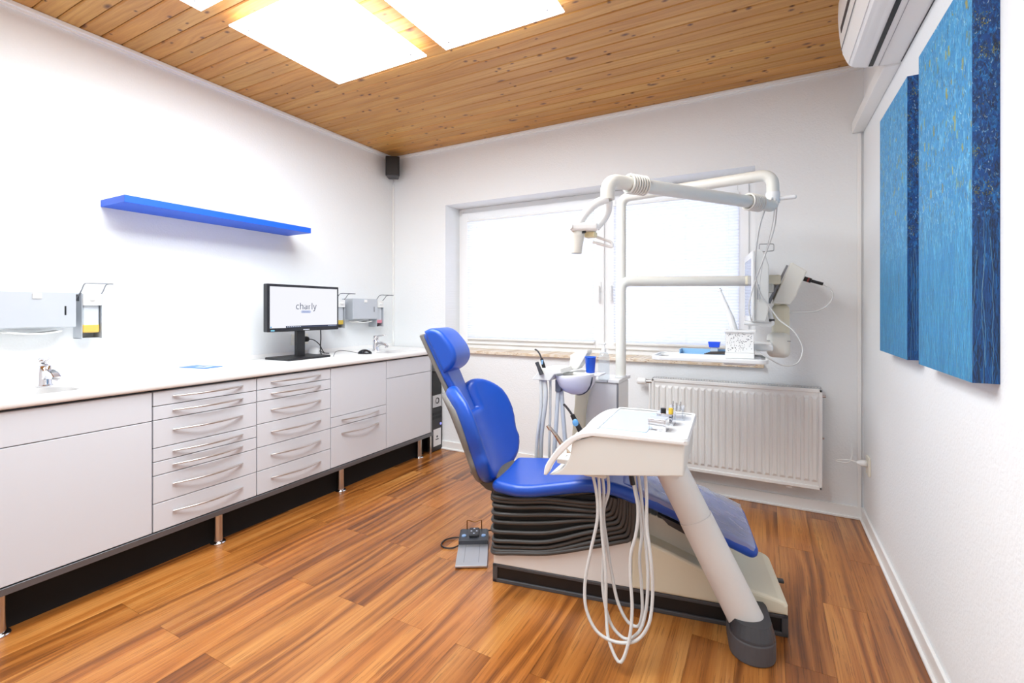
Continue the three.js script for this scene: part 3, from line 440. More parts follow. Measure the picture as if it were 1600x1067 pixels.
// ---------------------------------------------------------------- dental chair; local x runs to the foot end, w away from the near side (z = -w)
function filletTube(pts, r, bend, n = 140, m = 20) {
  const p = pts.map((q) => V(...q)), path = new THREE.CurvePath(); let a = p[0];
  for (let i = 1; i < p.length - 1; i++) { const d0 = p[i - 1].clone().sub(p[i]).normalize(), d1 = p[i + 1].clone().sub(p[i]).normalize(), s = p[i].clone().addScaledVector(d0, bend), e = p[i].clone().addScaledVector(d1, bend); if (s.distanceTo(a) > 1e-4) path.add(new THREE.LineCurve3(a, s)); path.add(new THREE.QuadraticBezierCurve3(s, p[i], e)); a = e; }
  path.add(new THREE.LineCurve3(a, p[p.length - 1]));
  const g = new THREE.TubeGeometry(path, n, r, m, false), caps = [0, 1].map((t) => { const q = path.getPointAt(t), d = path.getTangentAt(t).multiplyScalar(t ? 1 : -1), c = new THREE.CircleGeometry(r, m); c.applyQuaternion(new THREE.Quaternion().setFromUnitVectors(V(0, 0, 1), d)); return c.translate(q.x, q.y, q.z); });
  return mergeGeometries([g, ...caps].map(plain), false);
}
const slabW = (pts, w0, w1, bevel = 0.004, seg = 3) => extrude(pts, w1 - w0, bevel).translate(0, 0, -w0);   // outline in x,y spanning w0..w1
{
  const t = thing('dental_chair', 'blue upholstered dental treatment chair on a cream base', 'dental chair', [-1.07, 0, -1.81], rad(9.87)), WC = 0.165;
  // base
  const base = put('base_frame', [rb(0, 1.157, 0, 0.016, -0.365, 0, 0.003), rb(0, 1.157, 0.066, 0.08, -0.365, 0, 0.003), rb(0, 0.022, 0, 0.08, -0.365, 0, 0.003), rb(1.135, 1.157, 0, 0.08, -0.365, 0, 0.003)], S('#4a4a4d', 0.5), t);
  put('kick_strip', box(0.012, 1.145, 0.008, 0.07, -0.353, -0.008), S('#121113', 0.5), base);
  put('side_cover', slabW([[0.004, 0.08], [0.597, 0.08], [0.597, 0.272], [0.4, 0.208], [0.2, 0.15], [0.004, 0.125]], 0.002, 0.363, 0.004), pale, t);
  put('foot_cover', slabW([...[[0.6, 0.08], [1.157, 0.08]], ...smooth([[1.157, 0.116], [1.14, 0.131], [1.017, 0.158], [0.89, 0.197], [0.8, 0.23], [0.729, 0.256], [0.66, 0.278], [0.6, 0.29]], 24)], -0.003, 0.368, 0.012), cream, t);
  put('side_pedal', rb(1.13, 1.2, 0.055, 0.067, -0.30, -0.275, 0.004), charcoal, t);
  // ribbed hood below the leg rest
  const hood = put('lift_hood', slabW(smooth([[0.6, 0.27], [0.6, 0.37], [0.7, 0.352], [0.78, 0.318], [0.84, 0.27], [0.87, 0.205], [0.8, 0.22], [0.7, 0.255]], 30), 0.07, 0.27, 0.004), S('#cfcbbd', 0.5), t);
  smooth([[0.62, 0.37], [0.7, 0.354], [0.78, 0.32], [0.84, 0.272], [0.868, 0.215]], 13).forEach(([x, y]) => put('rib', rb(-0.004, 0.004, -0.004, 0.004, -0.275, -0.065, 0.003).translate(x, y, 0), S('#cfcbbd', 0.5), hood));
  put('leg_bracket', slabW([[0.7, 0.385], [0.86, 0.322], [0.855, 0.306], [0.8, 0.318], [0.74, 0.345]], 0.02, 0.31, 0.003), charcoal, t);
  // bellows: nested rubber folds that run along the side and turn up under the knee
  const bel = put('bellows', slabW([[0.0, 0.13], [0.2, 0.155], [0.4, 0.213], [0.585, 0.272], [0.58, 0.4], [0.5, 0.44], [0.35, 0.43], [0.15, 0.395], [0.0, 0.395]], 0.008, 0.352, 0.006), S('#1c1b1a', 0.7), t);
  const nf = 10;
  for (let k = 0; k < nf; k++) {
    const q = k / (nf - 1), pinch = 0.28 * Math.sin(Math.PI * q) * 0.25, yl = 0.133 + 0.248 * Math.pow(q, 1.12) - 0.02 * Math.sin(2 * Math.PI * q), xc = 0.604 - 0.012 * k, yc = 0.268 + 0.016 * k, ye = Math.max(yc + 0.02, 0.44 - 0.0 * k);
    const side = (w, dx) => [[dx, yl, -w], [0.1, yl + 0.012 * (1 - q), -w], [0.25, yl + 0.035 * (1 - q) + 0.02 * q, -w], [Math.max(0.3, xc - 0.15), yl + (yc - yl) * 0.72, -w], [xc - 0.05, yc - 0.004, -w], [xc - 0.012, yc + 0.012, -w], [xc, Math.min(yc + 0.045, ye), -w], [xc + 0.004, ye, -w]];
    const out = 0.004 * ((k * 7) % 3 - 1), near = side(-0.004 + out, 0.012), far = side(0.36 - out, 0.012);
    const left = -0.012 + ((k * 5) % 4) * 0.003, loop = [...near.slice().reverse(), [left, yl - 0.004, -0.03], [left - 0.004, yl - 0.006, -0.18], [left, yl - 0.004, -0.33], ...far];
    const g = tube(loop, 0.0092, 120, 8); put('bellows_fold', g, rubber, bel);
  }
  put('top_collar', slabW([[0.0, 0.37], [0.14, 0.372], [0.3, 0.405], [0.44, 0.44], [0.44, 0.475], [0.3, 0.45], [0.14, 0.425], [0.0, 0.425]], 0.0, 0.34, 0.008), rubber, t);
  // seat and leg rest
  const mid = smooth([[0.03, 0.436], [0.1, 0.434], [0.18, 0.438], [0.3, 0.463], [0.41, 0.486], [0.5, 0.492], [0.575, 0.479], [0.65, 0.452], [0.776, 0.408], [0.9, 0.357], [1.032, 0.304]], 40);
  const dist = (x, y, a, b) => { let d = 1e9; for (let i = a; i < b; i++) { const [ax, ay] = mid[i], [bx, by] = mid[i + 1], ex = bx - ax, ey = by - ay, tt = sat(((x - ax) * ex + (y - ay) * ey) / (ex * ex + ey * ey)); d = Math.min(d, Math.hypot(x - ax - ex * tt, y - ay - ey * tt)); } return d; };
  const iKnee = mid.findIndex(([x]) => x > 0.6);
  put('seat_cushion', nets((x, y, z) => { const w = -z - 0.15, a = w / 0.21; const hw = 0.212 - 0.03 * Math.max(0, 1 - x / 0.12); return rounded(dist(x, y + 0.012 * (1 - Math.min(1, a * a)), 0, iKnee) - 0.0275, Math.abs(w) - hw, 0.026); }, [-0.03, 0.36, -0.4], [0.68, 0.56, 0.11], 0.0095), blueVinyl, t);
  put('leg_rest', nets((x, y, z) => { const w = -z - 0.165; return rounded(dist(x, y, iKnee - 2, mid.length - 1) - 0.0265, Math.abs(w) - 0.2 + 0.02 * Math.max(0, x - 0.62), 0.024); }, [0.5, 0.24, -0.41], [1.1, 0.54, 0.08], 0.0095), blueVinyl, t);
  { // clear film over the leg rest, creased
    const pos = [], uv = [], idx = [], nu = 46, nv = 40, r = rng(9), at2 = (s) => { const f = s * (mid.length - 1 - iKnee) + iKnee, i = Math.min(mid.length - 2, Math.floor(f)), k = f - i; return [mid[i][0] + (mid[i + 1][0] - mid[i][0]) * k, mid[i][1] + (mid[i + 1][1] - mid[i][1]) * k]; };
    for (let i = 0; i <= nu; i++) for (let j = 0; j <= nv; j++) { const [mx, my] = at2(i / nu), v = j / nv * 2 - 1, hw = 0.203, e = Math.max(0, Math.abs(v) - 0.86) / 0.14, n = vnoise(i * 0.32 + j * 0.1, j * 0.4, 97, 91, 61) + 0.6 * vnoise(i * 0.8, j * 0.25 + i * 0.2, 97, 91, 62); const off = 0.029 + 0.006 * n - 0.012 * e * e * 1.6; pos.push(mx + 0.37 * off, my + 0.93 * off, -(0.165 + Math.sign(v) * Math.min(Math.abs(v) / 0.9, 1) * hw)); uv.push(i / nu, j / nv); }
    for (let i = 0; i < nu; i++) for (let j = 0; j < nv; j++) { const a = i * (nv + 1) + j; idx.push(a, a + nv + 1, a + 1, a + 1, a + nv + 1, a + nv + 2); }
    const g = new THREE.BufferGeometry(); g.setAttribute('position', new THREE.Float32BufferAttribute(pos, 3)); g.setAttribute('uv', new THREE.Float32BufferAttribute(uv, 2)); g.setIndex(idx); g.computeVertexNormals();
    put('plastic_cover', g, P('#dfe5f4', 0.22, { transmission: 0.68, thickness: 0, side: THREE.DoubleSide }), t, 'clear creased plastic film over the leg rest');
  }
  // backrest, neck and head pad in a leaning frame: a across, s up the back, t forward
  const lean = new THREE.Matrix4().makeBasis(V(0, 0, -1), V(-0.465, 0.885, 0), V(0.885, 0.465, 0)).setPosition(-0.111, 0.56, -WC);
  const half = [[0.052, 0.17], [0.058, 0.25], [0.075, 0.292], [0.11, 0.306], [0.16, 0.292], [0.21, 0.242], [0.245, 0.16], [0.252, 0.06], [0.238, -0.02], [0.238, -0.07], [0.2, -0.13], [0.12, -0.165], [0, -0.172]];
  const outline = smooth([...half, ...half.slice(0, -1).reverse().map(([a, s]) => [-a, s])], 90);
  const bendAt = (a, s) => 1.5 * a * a * (0.75 + 0.5 * sat((s + 0.1) / 0.3));
  put('backrest', nets((a, s, q) => rounded(polySdf(outline, a, s), Math.abs(q - bendAt(a, s)) - 0.04, 0.036) * 0.85, [-0.29, -0.21, -0.06], [0.29, 0.34, 0.18], 0.0095).applyMatrix4(lean), blueVinyl, t);
  const inset = outline.map(([a, s]) => [a * 0.95, s * 0.95 + 0.004]);
  put('back_shell', nets((a, s, q) => rounded(polySdf(inset, a, s), Math.abs(q + 0.042 - bendAt(a, s) * 0.96) - 0.016, 0.012) * 0.85, [-0.28, -0.2, -0.09], [0.28, 0.33, 0.12], 0.0095).applyMatrix4(lean), shellGrey, t);
  put('neck_plate', rb(-0.075, 0.075, 0.1, 0.602, -0.034, -0.012, 0.008, 3).applyMatrix4(lean), shellGrey, t);
  put('neck_pad', nets((a, s, q) => rounded(rounded(Math.abs(a) - 0.078 + 0.045 * sat((0.36 - s) / 0.2) * 0.6, Math.abs(s - 0.36) - 0.24, 0.03), Math.abs(q - 0.004) - 0.018, 0.014), [-0.1, 0.09, -0.03], [0.1, 0.62, 0.04], 0.007).applyMatrix4(lean), blueVinyl, t);
  const hp = smooth([[0.605, 0.01], [0.6, 0.05], [0.57, 0.085], [0.52, 0.104], [0.455, 0.114], [0.41, 0.1], [0.383, 0.06], [0.378, 0.012], [0.378, 0.01]], 40);
  put('head_pad', nets((a, s, q) => rounded(polySdf(hp, s, q + 0.25 * a * a), Math.abs(a) - 0.098, 0.02), [-0.13, 0.34, -0.02], [0.13, 0.64, 0.15], 0.0075).applyMatrix4(lean), blueVinyl, t);
  put('back_hinge', slabW([[-0.13, 0.455], [-0.09, 0.475], [-0.02, 0.462], [0.05, 0.435], [0.05, 0.40], [0.0, 0.375], [-0.05, 0.385], [-0.095, 0.42]], 0.04, 0.29, 0.012), S('#57534d', 0.55), t);
}
{ // foot switch
  const t = thing('foot_switch', 'metal foot switch plate with a dark button pad on the floor', 'foot switch', [-1.274, 0, -1.814], rad(30));
  put('plate', [slabW([[0, 0.004], [0.148, 0.004], [0.148, 0.014], [0, 0.014]], 0, 0.23, 0.002)], S('#bfc0c4', 0.35, { metalness: 0.7 }), t);
  put('groove', [rb(0.036, 0.039, 0.0135, 0.0146, -0.2, -0.03, 0.0005), rb(0.106, 0.109, 0.0135, 0.0146, -0.2, -0.03, 0.0005)], S('#9fa0a5', 0.4, { metalness: 0.6 }), t);
  put('button_housing', slabW([[-0.001, 0.004], [0.149, 0.004], [0.149, 0.03], [0.14, 0.036], [0.008, 0.036], [-0.001, 0.03]], 0.2, 0.33, 0.004), S('#3f4249', 0.45), t);
  const pad = put('direction_pad', rb(0.05, 0.1, 0.036, 0.052, -0.31, -0.225, 0.006), S('#2f3137', 0.45), t);
  const tri = (x, z, a) => at(extrude([[-0.006, -0.005], [0.006, -0.005], [0, 0.006]], 0.002, 0).rotateX(-Math.PI / 2).rotateY(a), x, 0.0525, z);
  put('arrow_mark', [tri(0.075, -0.295, 0), tri(0.075, -0.24, Math.PI), tri(0.06, -0.267, Math.PI / 2), tri(0.09, -0.267, -Math.PI / 2)], S('#c9d3e6', 0.5), pad);
  for (const x of [0.024, 0.125]) put('round_button', at(cyl(0.012, 0.011, 0.006, 24), x, 0.038, -0.245), S('#8fb0dc', 0.4), t);
  put('wire_handle', filletTube([[0.035, 0.02, -0.325], [0.035, 0.085, -0.325], [0.075, 0.072, -0.325], [0.112, 0.085, -0.325], [0.112, 0.02, -0.325]], 0.003, 0.008, 60, 8), S('#a8784a', 0.3, { metalness: 0.9 }), t);
  put('cable', [tube([[0.0, 0.012, -0.28], [-0.03, 0.008, -0.29], [-0.075, 0.006, -0.27], [-0.09, 0.006, -0.22], [-0.07, 0.006, -0.19], [-0.03, 0.006, -0.185], [0, 0.01, -0.2]], 0.0035, 70, 8), tube([[0.12, 0.02, -0.32], [0.16, 0.02, -0.34], [0.2, 0.012, -0.31], [0.25, 0.006, -0.25], [0.3, 0.006, -0.2]], 0.0035, 50, 8)], cordBlack, t);
}

// ---------------------------------------------------------------- instrument table on its slanted leg
{
  const TP = [-0.233, 0, -1.614], TT = rad(3.6), t = thing('instrument_table', 'cream instrument table on a slanted leg beside the chair, white hoses hanging below', 'instrument table', TP, TT);
  put('body', slabW([[-0.468, 0.6], [-0.004, 0.66], [0, 0.764], [-0.163, 0.764], [-0.306, 0.758], [-0.379, 0.73], ...smooth([[-0.386, 0.7], [-0.391, 0.674], [-0.415, 0.632], [-0.45, 0.608]], 10)], 0.004, 0.424, 0.006), beige, t);
  const lo = smooth([[-0.486, 0.6], [-0.481, 0.63], [-0.456, 0.673], [-0.412, 0.726], [-0.353, 0.766], [-0.295, 0.779]], 26), li = smooth([[-0.306, 0.760], [-0.36, 0.741], [-0.384, 0.72], [-0.402, 0.702], [-0.446, 0.65], [-0.466, 0.612]], 24);
  for (const w of [-0.006, 0.41]) put('side_grip', slabW([...lo, [0.0, 0.779], [0.0, 0.764], ...li, [-0.475, 0.6]], w, w + 0.024, 0.005), whitePlastic, t);
  put('top_plate', [extrude(roundRect(0.318, 0.436, 0.02), 0.017, 0.005).rotateX(-Math.PI / 2).translate(-0.147, 0.779, -0.214)], whitePlastic, t);
  put('plate_rim', extrude(roundRect(0.31, 0.43, 0.018), 0.006, 0.002, 8, [roundRect(0.292, 0.412, 0.014).reverse()]).rotateX(-Math.PI / 2).translate(-0.147, 0.784, -0.214), whitePlastic, t);
  put('front_apron', slabW([...lo.slice(20), [-0.3, 0.762], [-0.36, 0.742]], 0.018, 0.41, 0.002), whitePlastic, t);
  put('instrument_cradle', [rb(-0.445, -0.39, 0.64, 0.66, -0.4, -0.02, 0.006), ...[0.06, 0.11, 0.17, 0.24, 0.31].map((w) => rb(-0.46, -0.42, 0.64, 0.685, -w - 0.012, -w + 0.012, 0.008))], whitePlastic, t);
  put('pale_mat', extrude(roundRect(0.165, 0.33, 0.01), 0.003, 0.001).rotateX(-Math.PI / 2).translate(-0.21, 0.782, -0.214), S('#c6daf0', 0.25), t, 'pale blue glass mat');
  // leg
  const a = V(0.202, 0.06, -0.27), b = V(-0.098, 0.665, -0.24), m = a.clone().lerp(b, 0.62), oval = (g, A, B) => g;
  const flat = (p, q, r, f) => { const d = q.clone().sub(p), g = new THREE.CylinderGeometry(r, r, d.length(), 36); g.scale(1, 1, f); const x = d.clone().normalize(), zz = V(0, 0, 1).addScaledVector(x, -x.z).normalize(), xx = new THREE.Vector3().crossVectors(x, zz); return g.applyMatrix4(new THREE.Matrix4().makeBasis(xx, x, zz)).translate(...p.clone().add(q).multiplyScalar(0.5).toArray()); };
  const legPart = put('leg', flat(a, m, 0.061, 0.9), pale, t); put('leg_sleeve', flat(m, b, 0.0585, 0.9), pale, t); put('screw_cap', at(cyl(0.011, 0.011, 0.006, 16), -0.045, 0.6, -0.185, Math.PI / 2), pale, legPart);
  const stadium = (r, l) => { const o = []; for (let i = 0; i <= 14; i++) { const q = Math.PI * i / 14; o.push([r * Math.cos(q), l / 2 + r * Math.sin(q)]); } for (let i = 0; i <= 14; i++) { const q = Math.PI + Math.PI * i / 14; o.push([r * Math.cos(q), -l / 2 + r * Math.sin(q)]); } return o; };
  const foot = put('foot_base', extrude(stadium(0.074, 0.1), 0.072, 0.006).rotateX(-Math.PI / 2).rotateY(rad(6)).translate(0.198, 0.072, -0.285), S('#56565a', 0.55), t);
  const sh = stadium(0.073, 0.1), pos = [], idx = []; for (const [k, y] of [[1, 0.073], [0.985, 0.08], [0.84, 0.118], [0.0, 0.118]]) sh.forEach(([x, z]) => pos.push(x * k, y, z * k)); const n = sh.length; for (let i = 0; i < 3; i++) for (let j = 0; j < n; j++) { const p0 = i * n + j, p1 = i * n + (j + 1) % n; idx.push(p0, p0 + n, p1, p1, p0 + n, p1 + n); }
  const fg = new THREE.BufferGeometry(); fg.setAttribute('position', new THREE.Float32BufferAttribute(pos, 3)); fg.setAttribute('uv', new THREE.Float32BufferAttribute(new Array(pos.length / 3 * 2).fill(0), 2)); fg.setIndex(idx);
  const fl = fg.toNonIndexed(); fl.computeVertexNormals(); put('foot_collar', fl.rotateY(rad(6)).translate(0.198, 0, -0.285), S('#3d3d41', 0.3, { side: THREE.DoubleSide }), t);
  // hoses looped below
  const H = [
    [[-0.32, 0.62, 0.05], [-0.303, 0.542, 0.05], [-0.297, 0.463, 0.04], [-0.318, 0.34, 0.02], [-0.332, 0.232, 0], [-0.32, 0.158, -0.02], [-0.279, 0.101, -0.03], [-0.218, 0.085, -0.03], [-0.154, 0.1, -0.02], [-0.115, 0.153, -0.01], [-0.103, 0.234, 0.01], [-0.108, 0.348, 0.02], [-0.125, 0.458, 0.04], [-0.128, 0.564, 0.05], [-0.133, 0.645, 0.05]],
    [[-0.299, 0.622, 0.06], [-0.29, 0.519, 0.05], [-0.281, 0.409, 0.04], [-0.263, 0.282, 0.02], [-0.256, 0.151, 0], [-0.239, 0.082, -0.03], [-0.199, 0.035, -0.05], [-0.173, 0.101, -0.03], [-0.168, 0.193, 0], [-0.178, 0.296, 0.02], [-0.178, 0.359, 0.03], [-0.162, 0.432, 0.04], [-0.157, 0.51, 0.05], [-0.17, 0.573, 0.06], [-0.184, 0.64, 0.06]],
    [[-0.297, 0.622, 0.09], [-0.284, 0.548, 0.08], [-0.285, 0.48, 0.07], [-0.278, 0.356, 0.06], [-0.279, 0.237, 0.04], [-0.26, 0.151, 0.02], [-0.233, 0.102, 0.01], [-0.188, 0.084, 0], [-0.146, 0.12, 0], [-0.128, 0.173, 0.02], [-0.122, 0.274, 0.04], [-0.132, 0.386, 0.06], [-0.142, 0.473, 0.07], [-0.153, 0.562, 0.08], [-0.167, 0.64, 0.09]],
    [[-0.279, 0.63, 0.1], [-0.271, 0.543, 0.1], [-0.287, 0.465, 0.09], [-0.271, 0.348, 0.08], [-0.25, 0.259, 0.06], [-0.221, 0.169, 0.04], [-0.184, 0.122, 0.03], [-0.154, 0.118, 0.03], [-0.142, 0.158, 0.04], [-0.147, 0.245, 0.06], [-0.155, 0.333, 0.07], [-0.151, 0.413, 0.09], [-0.16, 0.497, 0.1], [-0.175, 0.565, 0.1], [-0.179, 0.64, 0.1]]];
  H.forEach((h) => put('hose', tube(h.map(([x, y, w]) => [x, y, -w]), 0.0056, 130, 10), hoseMat, t));
  put('hose_outlet', [rb(-0.345, -0.265, 0.606, 0.632, -0.12, -0.03, 0.004)], S('#dcd8cf', 0.5), t); put('hose_nozzle', rod(V(-0.187, 0.645, -0.06), V(-0.176, 0.59, -0.06), 0.0085), black, t);
  // things on the table, in its frame
  const onTable = (name, label, cat, x, y, w, turn = 0, group) => { const c = Math.cos(TT), s = Math.sin(TT); return thing(name, label, cat, [TP[0] + x * c - w * s, y, TP[2] - x * s - w * c], TT + turn, group); };
  const block = (label, x, w, turn) => { const g = onTable('chrome_holder', label, 'holder', x, 0.7795, w, turn, 'chrome holders on the instrument table'); put('cover', [rb(-0.04, 0.022, 0.034, 0.042, -0.028, 0.028, 0.002), rb(-0.04, -0.036, 0.008, 0.04, -0.028, 0.028, 0.001), rb(-0.036, 0.02, 0.006, 0.038, 0.02, 0.026, 0.001)], chrome, g); put('stand', [rb(0.014, 0.022, 0, 0.038, -0.028, 0.028, 0.001), rb(-0.01, 0.022, 0, 0.004, -0.024, 0.024, 0.001)], chrome, g); return g; };
  block('chrome bracket on the instrument table nearest its front edge', -0.088, 0.115, rad(-6)); const b2 = block('chrome bracket on the instrument table behind the first, holding black and yellow knobs', -0.075, 0.215, rad(-4));
  put('knob', at(cyl(0.01, 0.01, 0.014, 16), -0.018, 0.049, 0, 0), black, b2); put('knob', at(cyl(0.009, 0.008, 0.016, 16), 0.008, 0.05, -0.006), S('#e3c03a', 0.4), b2);
  const ac = onTable('acrylic_rack', 'clear acrylic bur rack at the back of the instrument table', 'rack', -0.055, 0.7795, 0.325, 0);
  const clear = P('#f3f5f8', 0.06, { transmission: 0.9, thickness: 0 });
  put('block', [rb(-0.035, 0.03, 0, 0.008, -0.04, 0.04, 0.002), rb(-0.03, 0.028, 0.038, 0.046, -0.036, 0.036, 0.002), rb(-0.028, -0.022, 0.006, 0.04, -0.034, 0.034, 0.001), rb(0.02, 0.026, 0.006, 0.04, -0.034, 0.034, 0.001)], clear, ac);
  for (let i = 0; i < 6; i++) put('bur', rod(V(-0.016 + (i % 3) * 0.014, 0.03, -0.02 + Math.floor(i / 3) * 0.03), V(-0.016 + (i % 3) * 0.014, 0.062 - (i % 2) * 0.006, -0.02 + Math.floor(i / 3) * 0.03), 0.0022, 0.0022, 8), steel, ac);
  const syr = onTable('air_syringe', 'black air and water syringe with a blue button in the instrument table', 'syringe', -0.387, 0.66, 0.16);
  put('grip', rod(V(0.024, 0.015, 0), V(-0.042, 0.132, 0), 0.0125, 0.0085, 20), black, syr, 'black grip'); put('tip', tube([[-0.042, 0.132, 0], [-0.056, 0.15, 0], [-0.068, 0.163, 0], [-0.077, 0.17, 0]], 0.0045, 24, 10), S('#54555a', 0.3, { metalness: 0.8 }), syr); put('button', nets((x, y, z) => (Math.hypot((x + 0.026) / 0.0125, (y - 0.104) / 0.0145, (z - 0.008) / 0.006) - 1) * 0.006, [-0.046, 0.084, -0.002], [-0.006, 0.124, 0.02], 0.002), S('#5d9bd6', 0.35), syr);
  const hpc = onTable('handpiece', 'slim metal handpiece resting in the grip of the instrument table', 'handpiece', -0.425, 0.64, 0.1);
  put('body', rod(V(0.012, 0.0, 0), V(-0.05, 0.082, 0), 0.0105, 0.0075, 20), S('#b9a491', 0.25, { metalness: 1 }), hpc); put('head', [rod(V(-0.05, 0.082, 0), V(-0.077, 0.112, 0), 0.0075, 0.005, 16), rod(V(-0.072, 0.1, 0), V(-0.084, 0.116, 0), 0.007, 0.007, 14)], steel, hpc);
}

// ---------------------------------------------------------------- cuspidor unit behind the chair (world coordinates, moved to the group's base)
const off = (g, o) => { const list = Array.isArray(g) ? g : [g]; return list.map((q) => q.translate(-o.position.x, -o.position.y, -o.position.z)); };
const putW = (name, g, m, o, label) => put(name, off(g, o), m, o, label);
{
  const t = thing('cuspidor_unit', 'white dental cuspidor unit with spittoon bowl between chair and window', 'dental unit', [-0.85, 0, -2.74]);
  putW('cabinet', [rb(-0.97, -0.735, 0.0, 0.79, -2.86, -2.62, 0.012, 3)], whitePlastic, t); putW('side_trim', rb(-0.741, -0.733, 0.02, 0.788, -2.632, -2.617, 0.003), grey, t);
  putW('top_plate', [rb(-0.98, -0.795, 0.792, 0.806, -2.865, -2.61, 0.004), rb(-0.79, -0.725, 0.792, 0.812, -2.865, -2.61, 0.004)], whitePlastic, t);
  putW('bowl_column', slabW(smooth([[-1.0, 0.0], [-1.0, 0.5], [-0.985, 0.66], [-0.97, 0.79], [-0.9, 0.79], [-0.92, 0.6], [-0.93, 0.0]], 30), 0, 0.11, 0.01).translate(0, 0, -2.6), cream, t);
  const bowl = putW('spittoon_bowl', lathe([[0.0, -0.104], [0.035, -0.1], [0.07, -0.082], [0.095, -0.052], [0.108, -0.015], [0.112, 0.004], [0.108, 0.009], [0.101, 0.004], [0.092, -0.02], [0.075, -0.05], [0.045, -0.072], [0.01, -0.078], [0, -0.078]], 56).rotateZ(rad(5)).translate(-0.905, 0.853, -2.41), S('#f4f4fa', 0.2), t);
  putW('cup_ledge', [rb(-0.868, -0.765, 0.855, 0.866, -2.5, -2.39, 0.005, 3)], S('#f4f4fa', 0.2), bowl.parent);
  putW('bowl_gasket', new THREE.TorusGeometry(0.104, 0.005, 10, 40, Math.PI * 0.5).rotateZ(-Math.PI / 2).rotateY(rad(-22)).translate(-0.9, 0.853, -2.415), S('#4a4d57', 0.5), t);
  putW('bowl_arm', [rb(-0.93, -0.87, 0.77, 0.8, -2.64, -2.44, 0.01)], offWhite, t);
  putW('assistant_tray', [slabW([[-1.115, 0.828], [-1.06, 0.892], [-0.95, 0.894], [-0.94, 0.872], [-0.985, 0.862], [-1.01, 0.828]], 0, 0.17, 0.004).translate(0, 0, -2.3), slabW([[-0.965, 0.88], [-0.955, 0.955], [-0.93, 0.968], [-0.86, 0.982], [-0.855, 0.97], [-0.905, 0.89], [-0.92, 0.875]], 0, 0.08, 0.005).translate(0, 0, -2.46)], offWhite, t);
  putW('tray_arm', [rb(-1.0, -0.88, 0.805, 0.86, -2.65, -2.45, 0.01)], offWhite, t);
  putW('hose_bracket', rb(-1.0, -0.968, 0.765, 0.83, -2.42, -2.35, 0.003), S('#6a6e78', 0.5), t);
  const hoses = [[[-1.07, 0.835, -2.32], [-1.058, 0.673, -2.294], [-1.07, 0.508, -2.27], [-1.065, 0.3, -2.27], [-1.04, 0.12, -2.4], [-0.97, 0.1, -2.62]], [[-1.052, 0.835, -2.33], [-1.037, 0.741, -2.31], [-1.055, 0.508, -2.29], [-1.05, 0.28, -2.3], [-1.02, 0.13, -2.42], [-0.95, 0.12, -2.62]], [[-1.025, 0.835, -2.344], [-1.016, 0.639, -2.32], [-1.016, 0.424, -2.31], [-1.01, 0.25, -2.33], [-0.98, 0.14, -2.45], [-0.93, 0.14, -2.62]]];
  hoses.forEach((h, i) => putW('suction_hose', tube(h, [0.009, 0.012, 0.0065][i], 80, 12), S('#c9cac8', 0.5), t));
  for (const h of [[[-0.99, 0.77, -2.37], [-0.989, 0.605, -2.34], [-0.993, 0.4, -2.33], [-0.98, 0.2, -2.4], [-0.93, 0.16, -2.62]], [[-0.976, 0.77, -2.38], [-0.955, 0.605, -2.36], [-0.935, 0.42, -2.36], [-0.92, 0.22, -2.42], [-0.9, 0.18, -2.62]]]) putW('suction_hose', tube(h, 0.0115, 70, 12), S('#c3c8cd', 0.45), t);
}
{
  const s = thing('suction_tip', 'dark curved syringe standing in the assistant tray', 'syringe', [-1.055, 0.89, -2.328]);
  put('grip', rod(V(0.004, -0.012, 0), V(-0.014, 0.05, 0), 0.0105, 0.008), black, s); put('button', rb(-0.012, -0.002, 0.02, 0.045, 0.004, 0.011, 0.003), S('#8db6df', 0.4), s); put('tip', tube([[-0.014, 0.05, 0], [-0.026, 0.075, 0], [-0.04, 0.092, 0], [-0.054, 0.099, 0]], 0.0045, 24, 8), charcoal, s);
  const q = thing('suction_handpiece', 'short dark suction handpiece in the assistant tray', 'handpiece', [-1.058, 0.872, -2.292]);
  put('body', rod(V(0.006, -0.012, 0), V(-0.014, 0.032, 0), 0.012, 0.0095), charcoal, q); put('nozzle', rod(V(-0.014, 0.032, 0), V(-0.023, 0.052, 0), 0.0095, 0.0105), charcoal, q);
  const cup = thing('drinking_cup', 'translucent blue plastic cup on the ledge beside the spittoon', 'cup', [-0.835, 0.8662, -2.445]);
  put('cup_wall', lathe([[0.0, 0], [0.023, 0], [0.0235, 0.003], [0.0295, 0.082], [0.031, 0.084], [0.0305, 0.086], [0.0285, 0.083], [0.022, 0.004], [0, 0.004]], 36), P('#1f6fe6', 0.12, { transmission: 0.55, thickness: 0 }), cup); put('rim', new THREE.TorusGeometry(0.0302, 0.0016, 8, 36).rotateX(Math.PI / 2).translate(0, 0.0845, 0), S('#2a78ea', 0.3), cup);
  const bt = thing('pump_bottle', 'clear pump bottle behind the blue cup', 'bottle', [-0.815, 0.806, -2.62]);
  put('bottle', lathe([[0, 0], [0.03, 0], [0.032, 0.006], [0.032, 0.13], [0.024, 0.15], [0.012, 0.16], [0, 0.16]], 32), P('#f4f8fb', 0.08, { transmission: 0.85, thickness: 0 }), bt); put('pump', [at(cyl(0.013, 0.013, 0.022), 0, 0.169, 0), at(cyl(0.005, 0.005, 0.03), 0, 0.19, 0), rb(-0.03, 0.012, 0.2, 0.211, -0.008, 0.008, 0.004)], whitePlastic, bt);
}
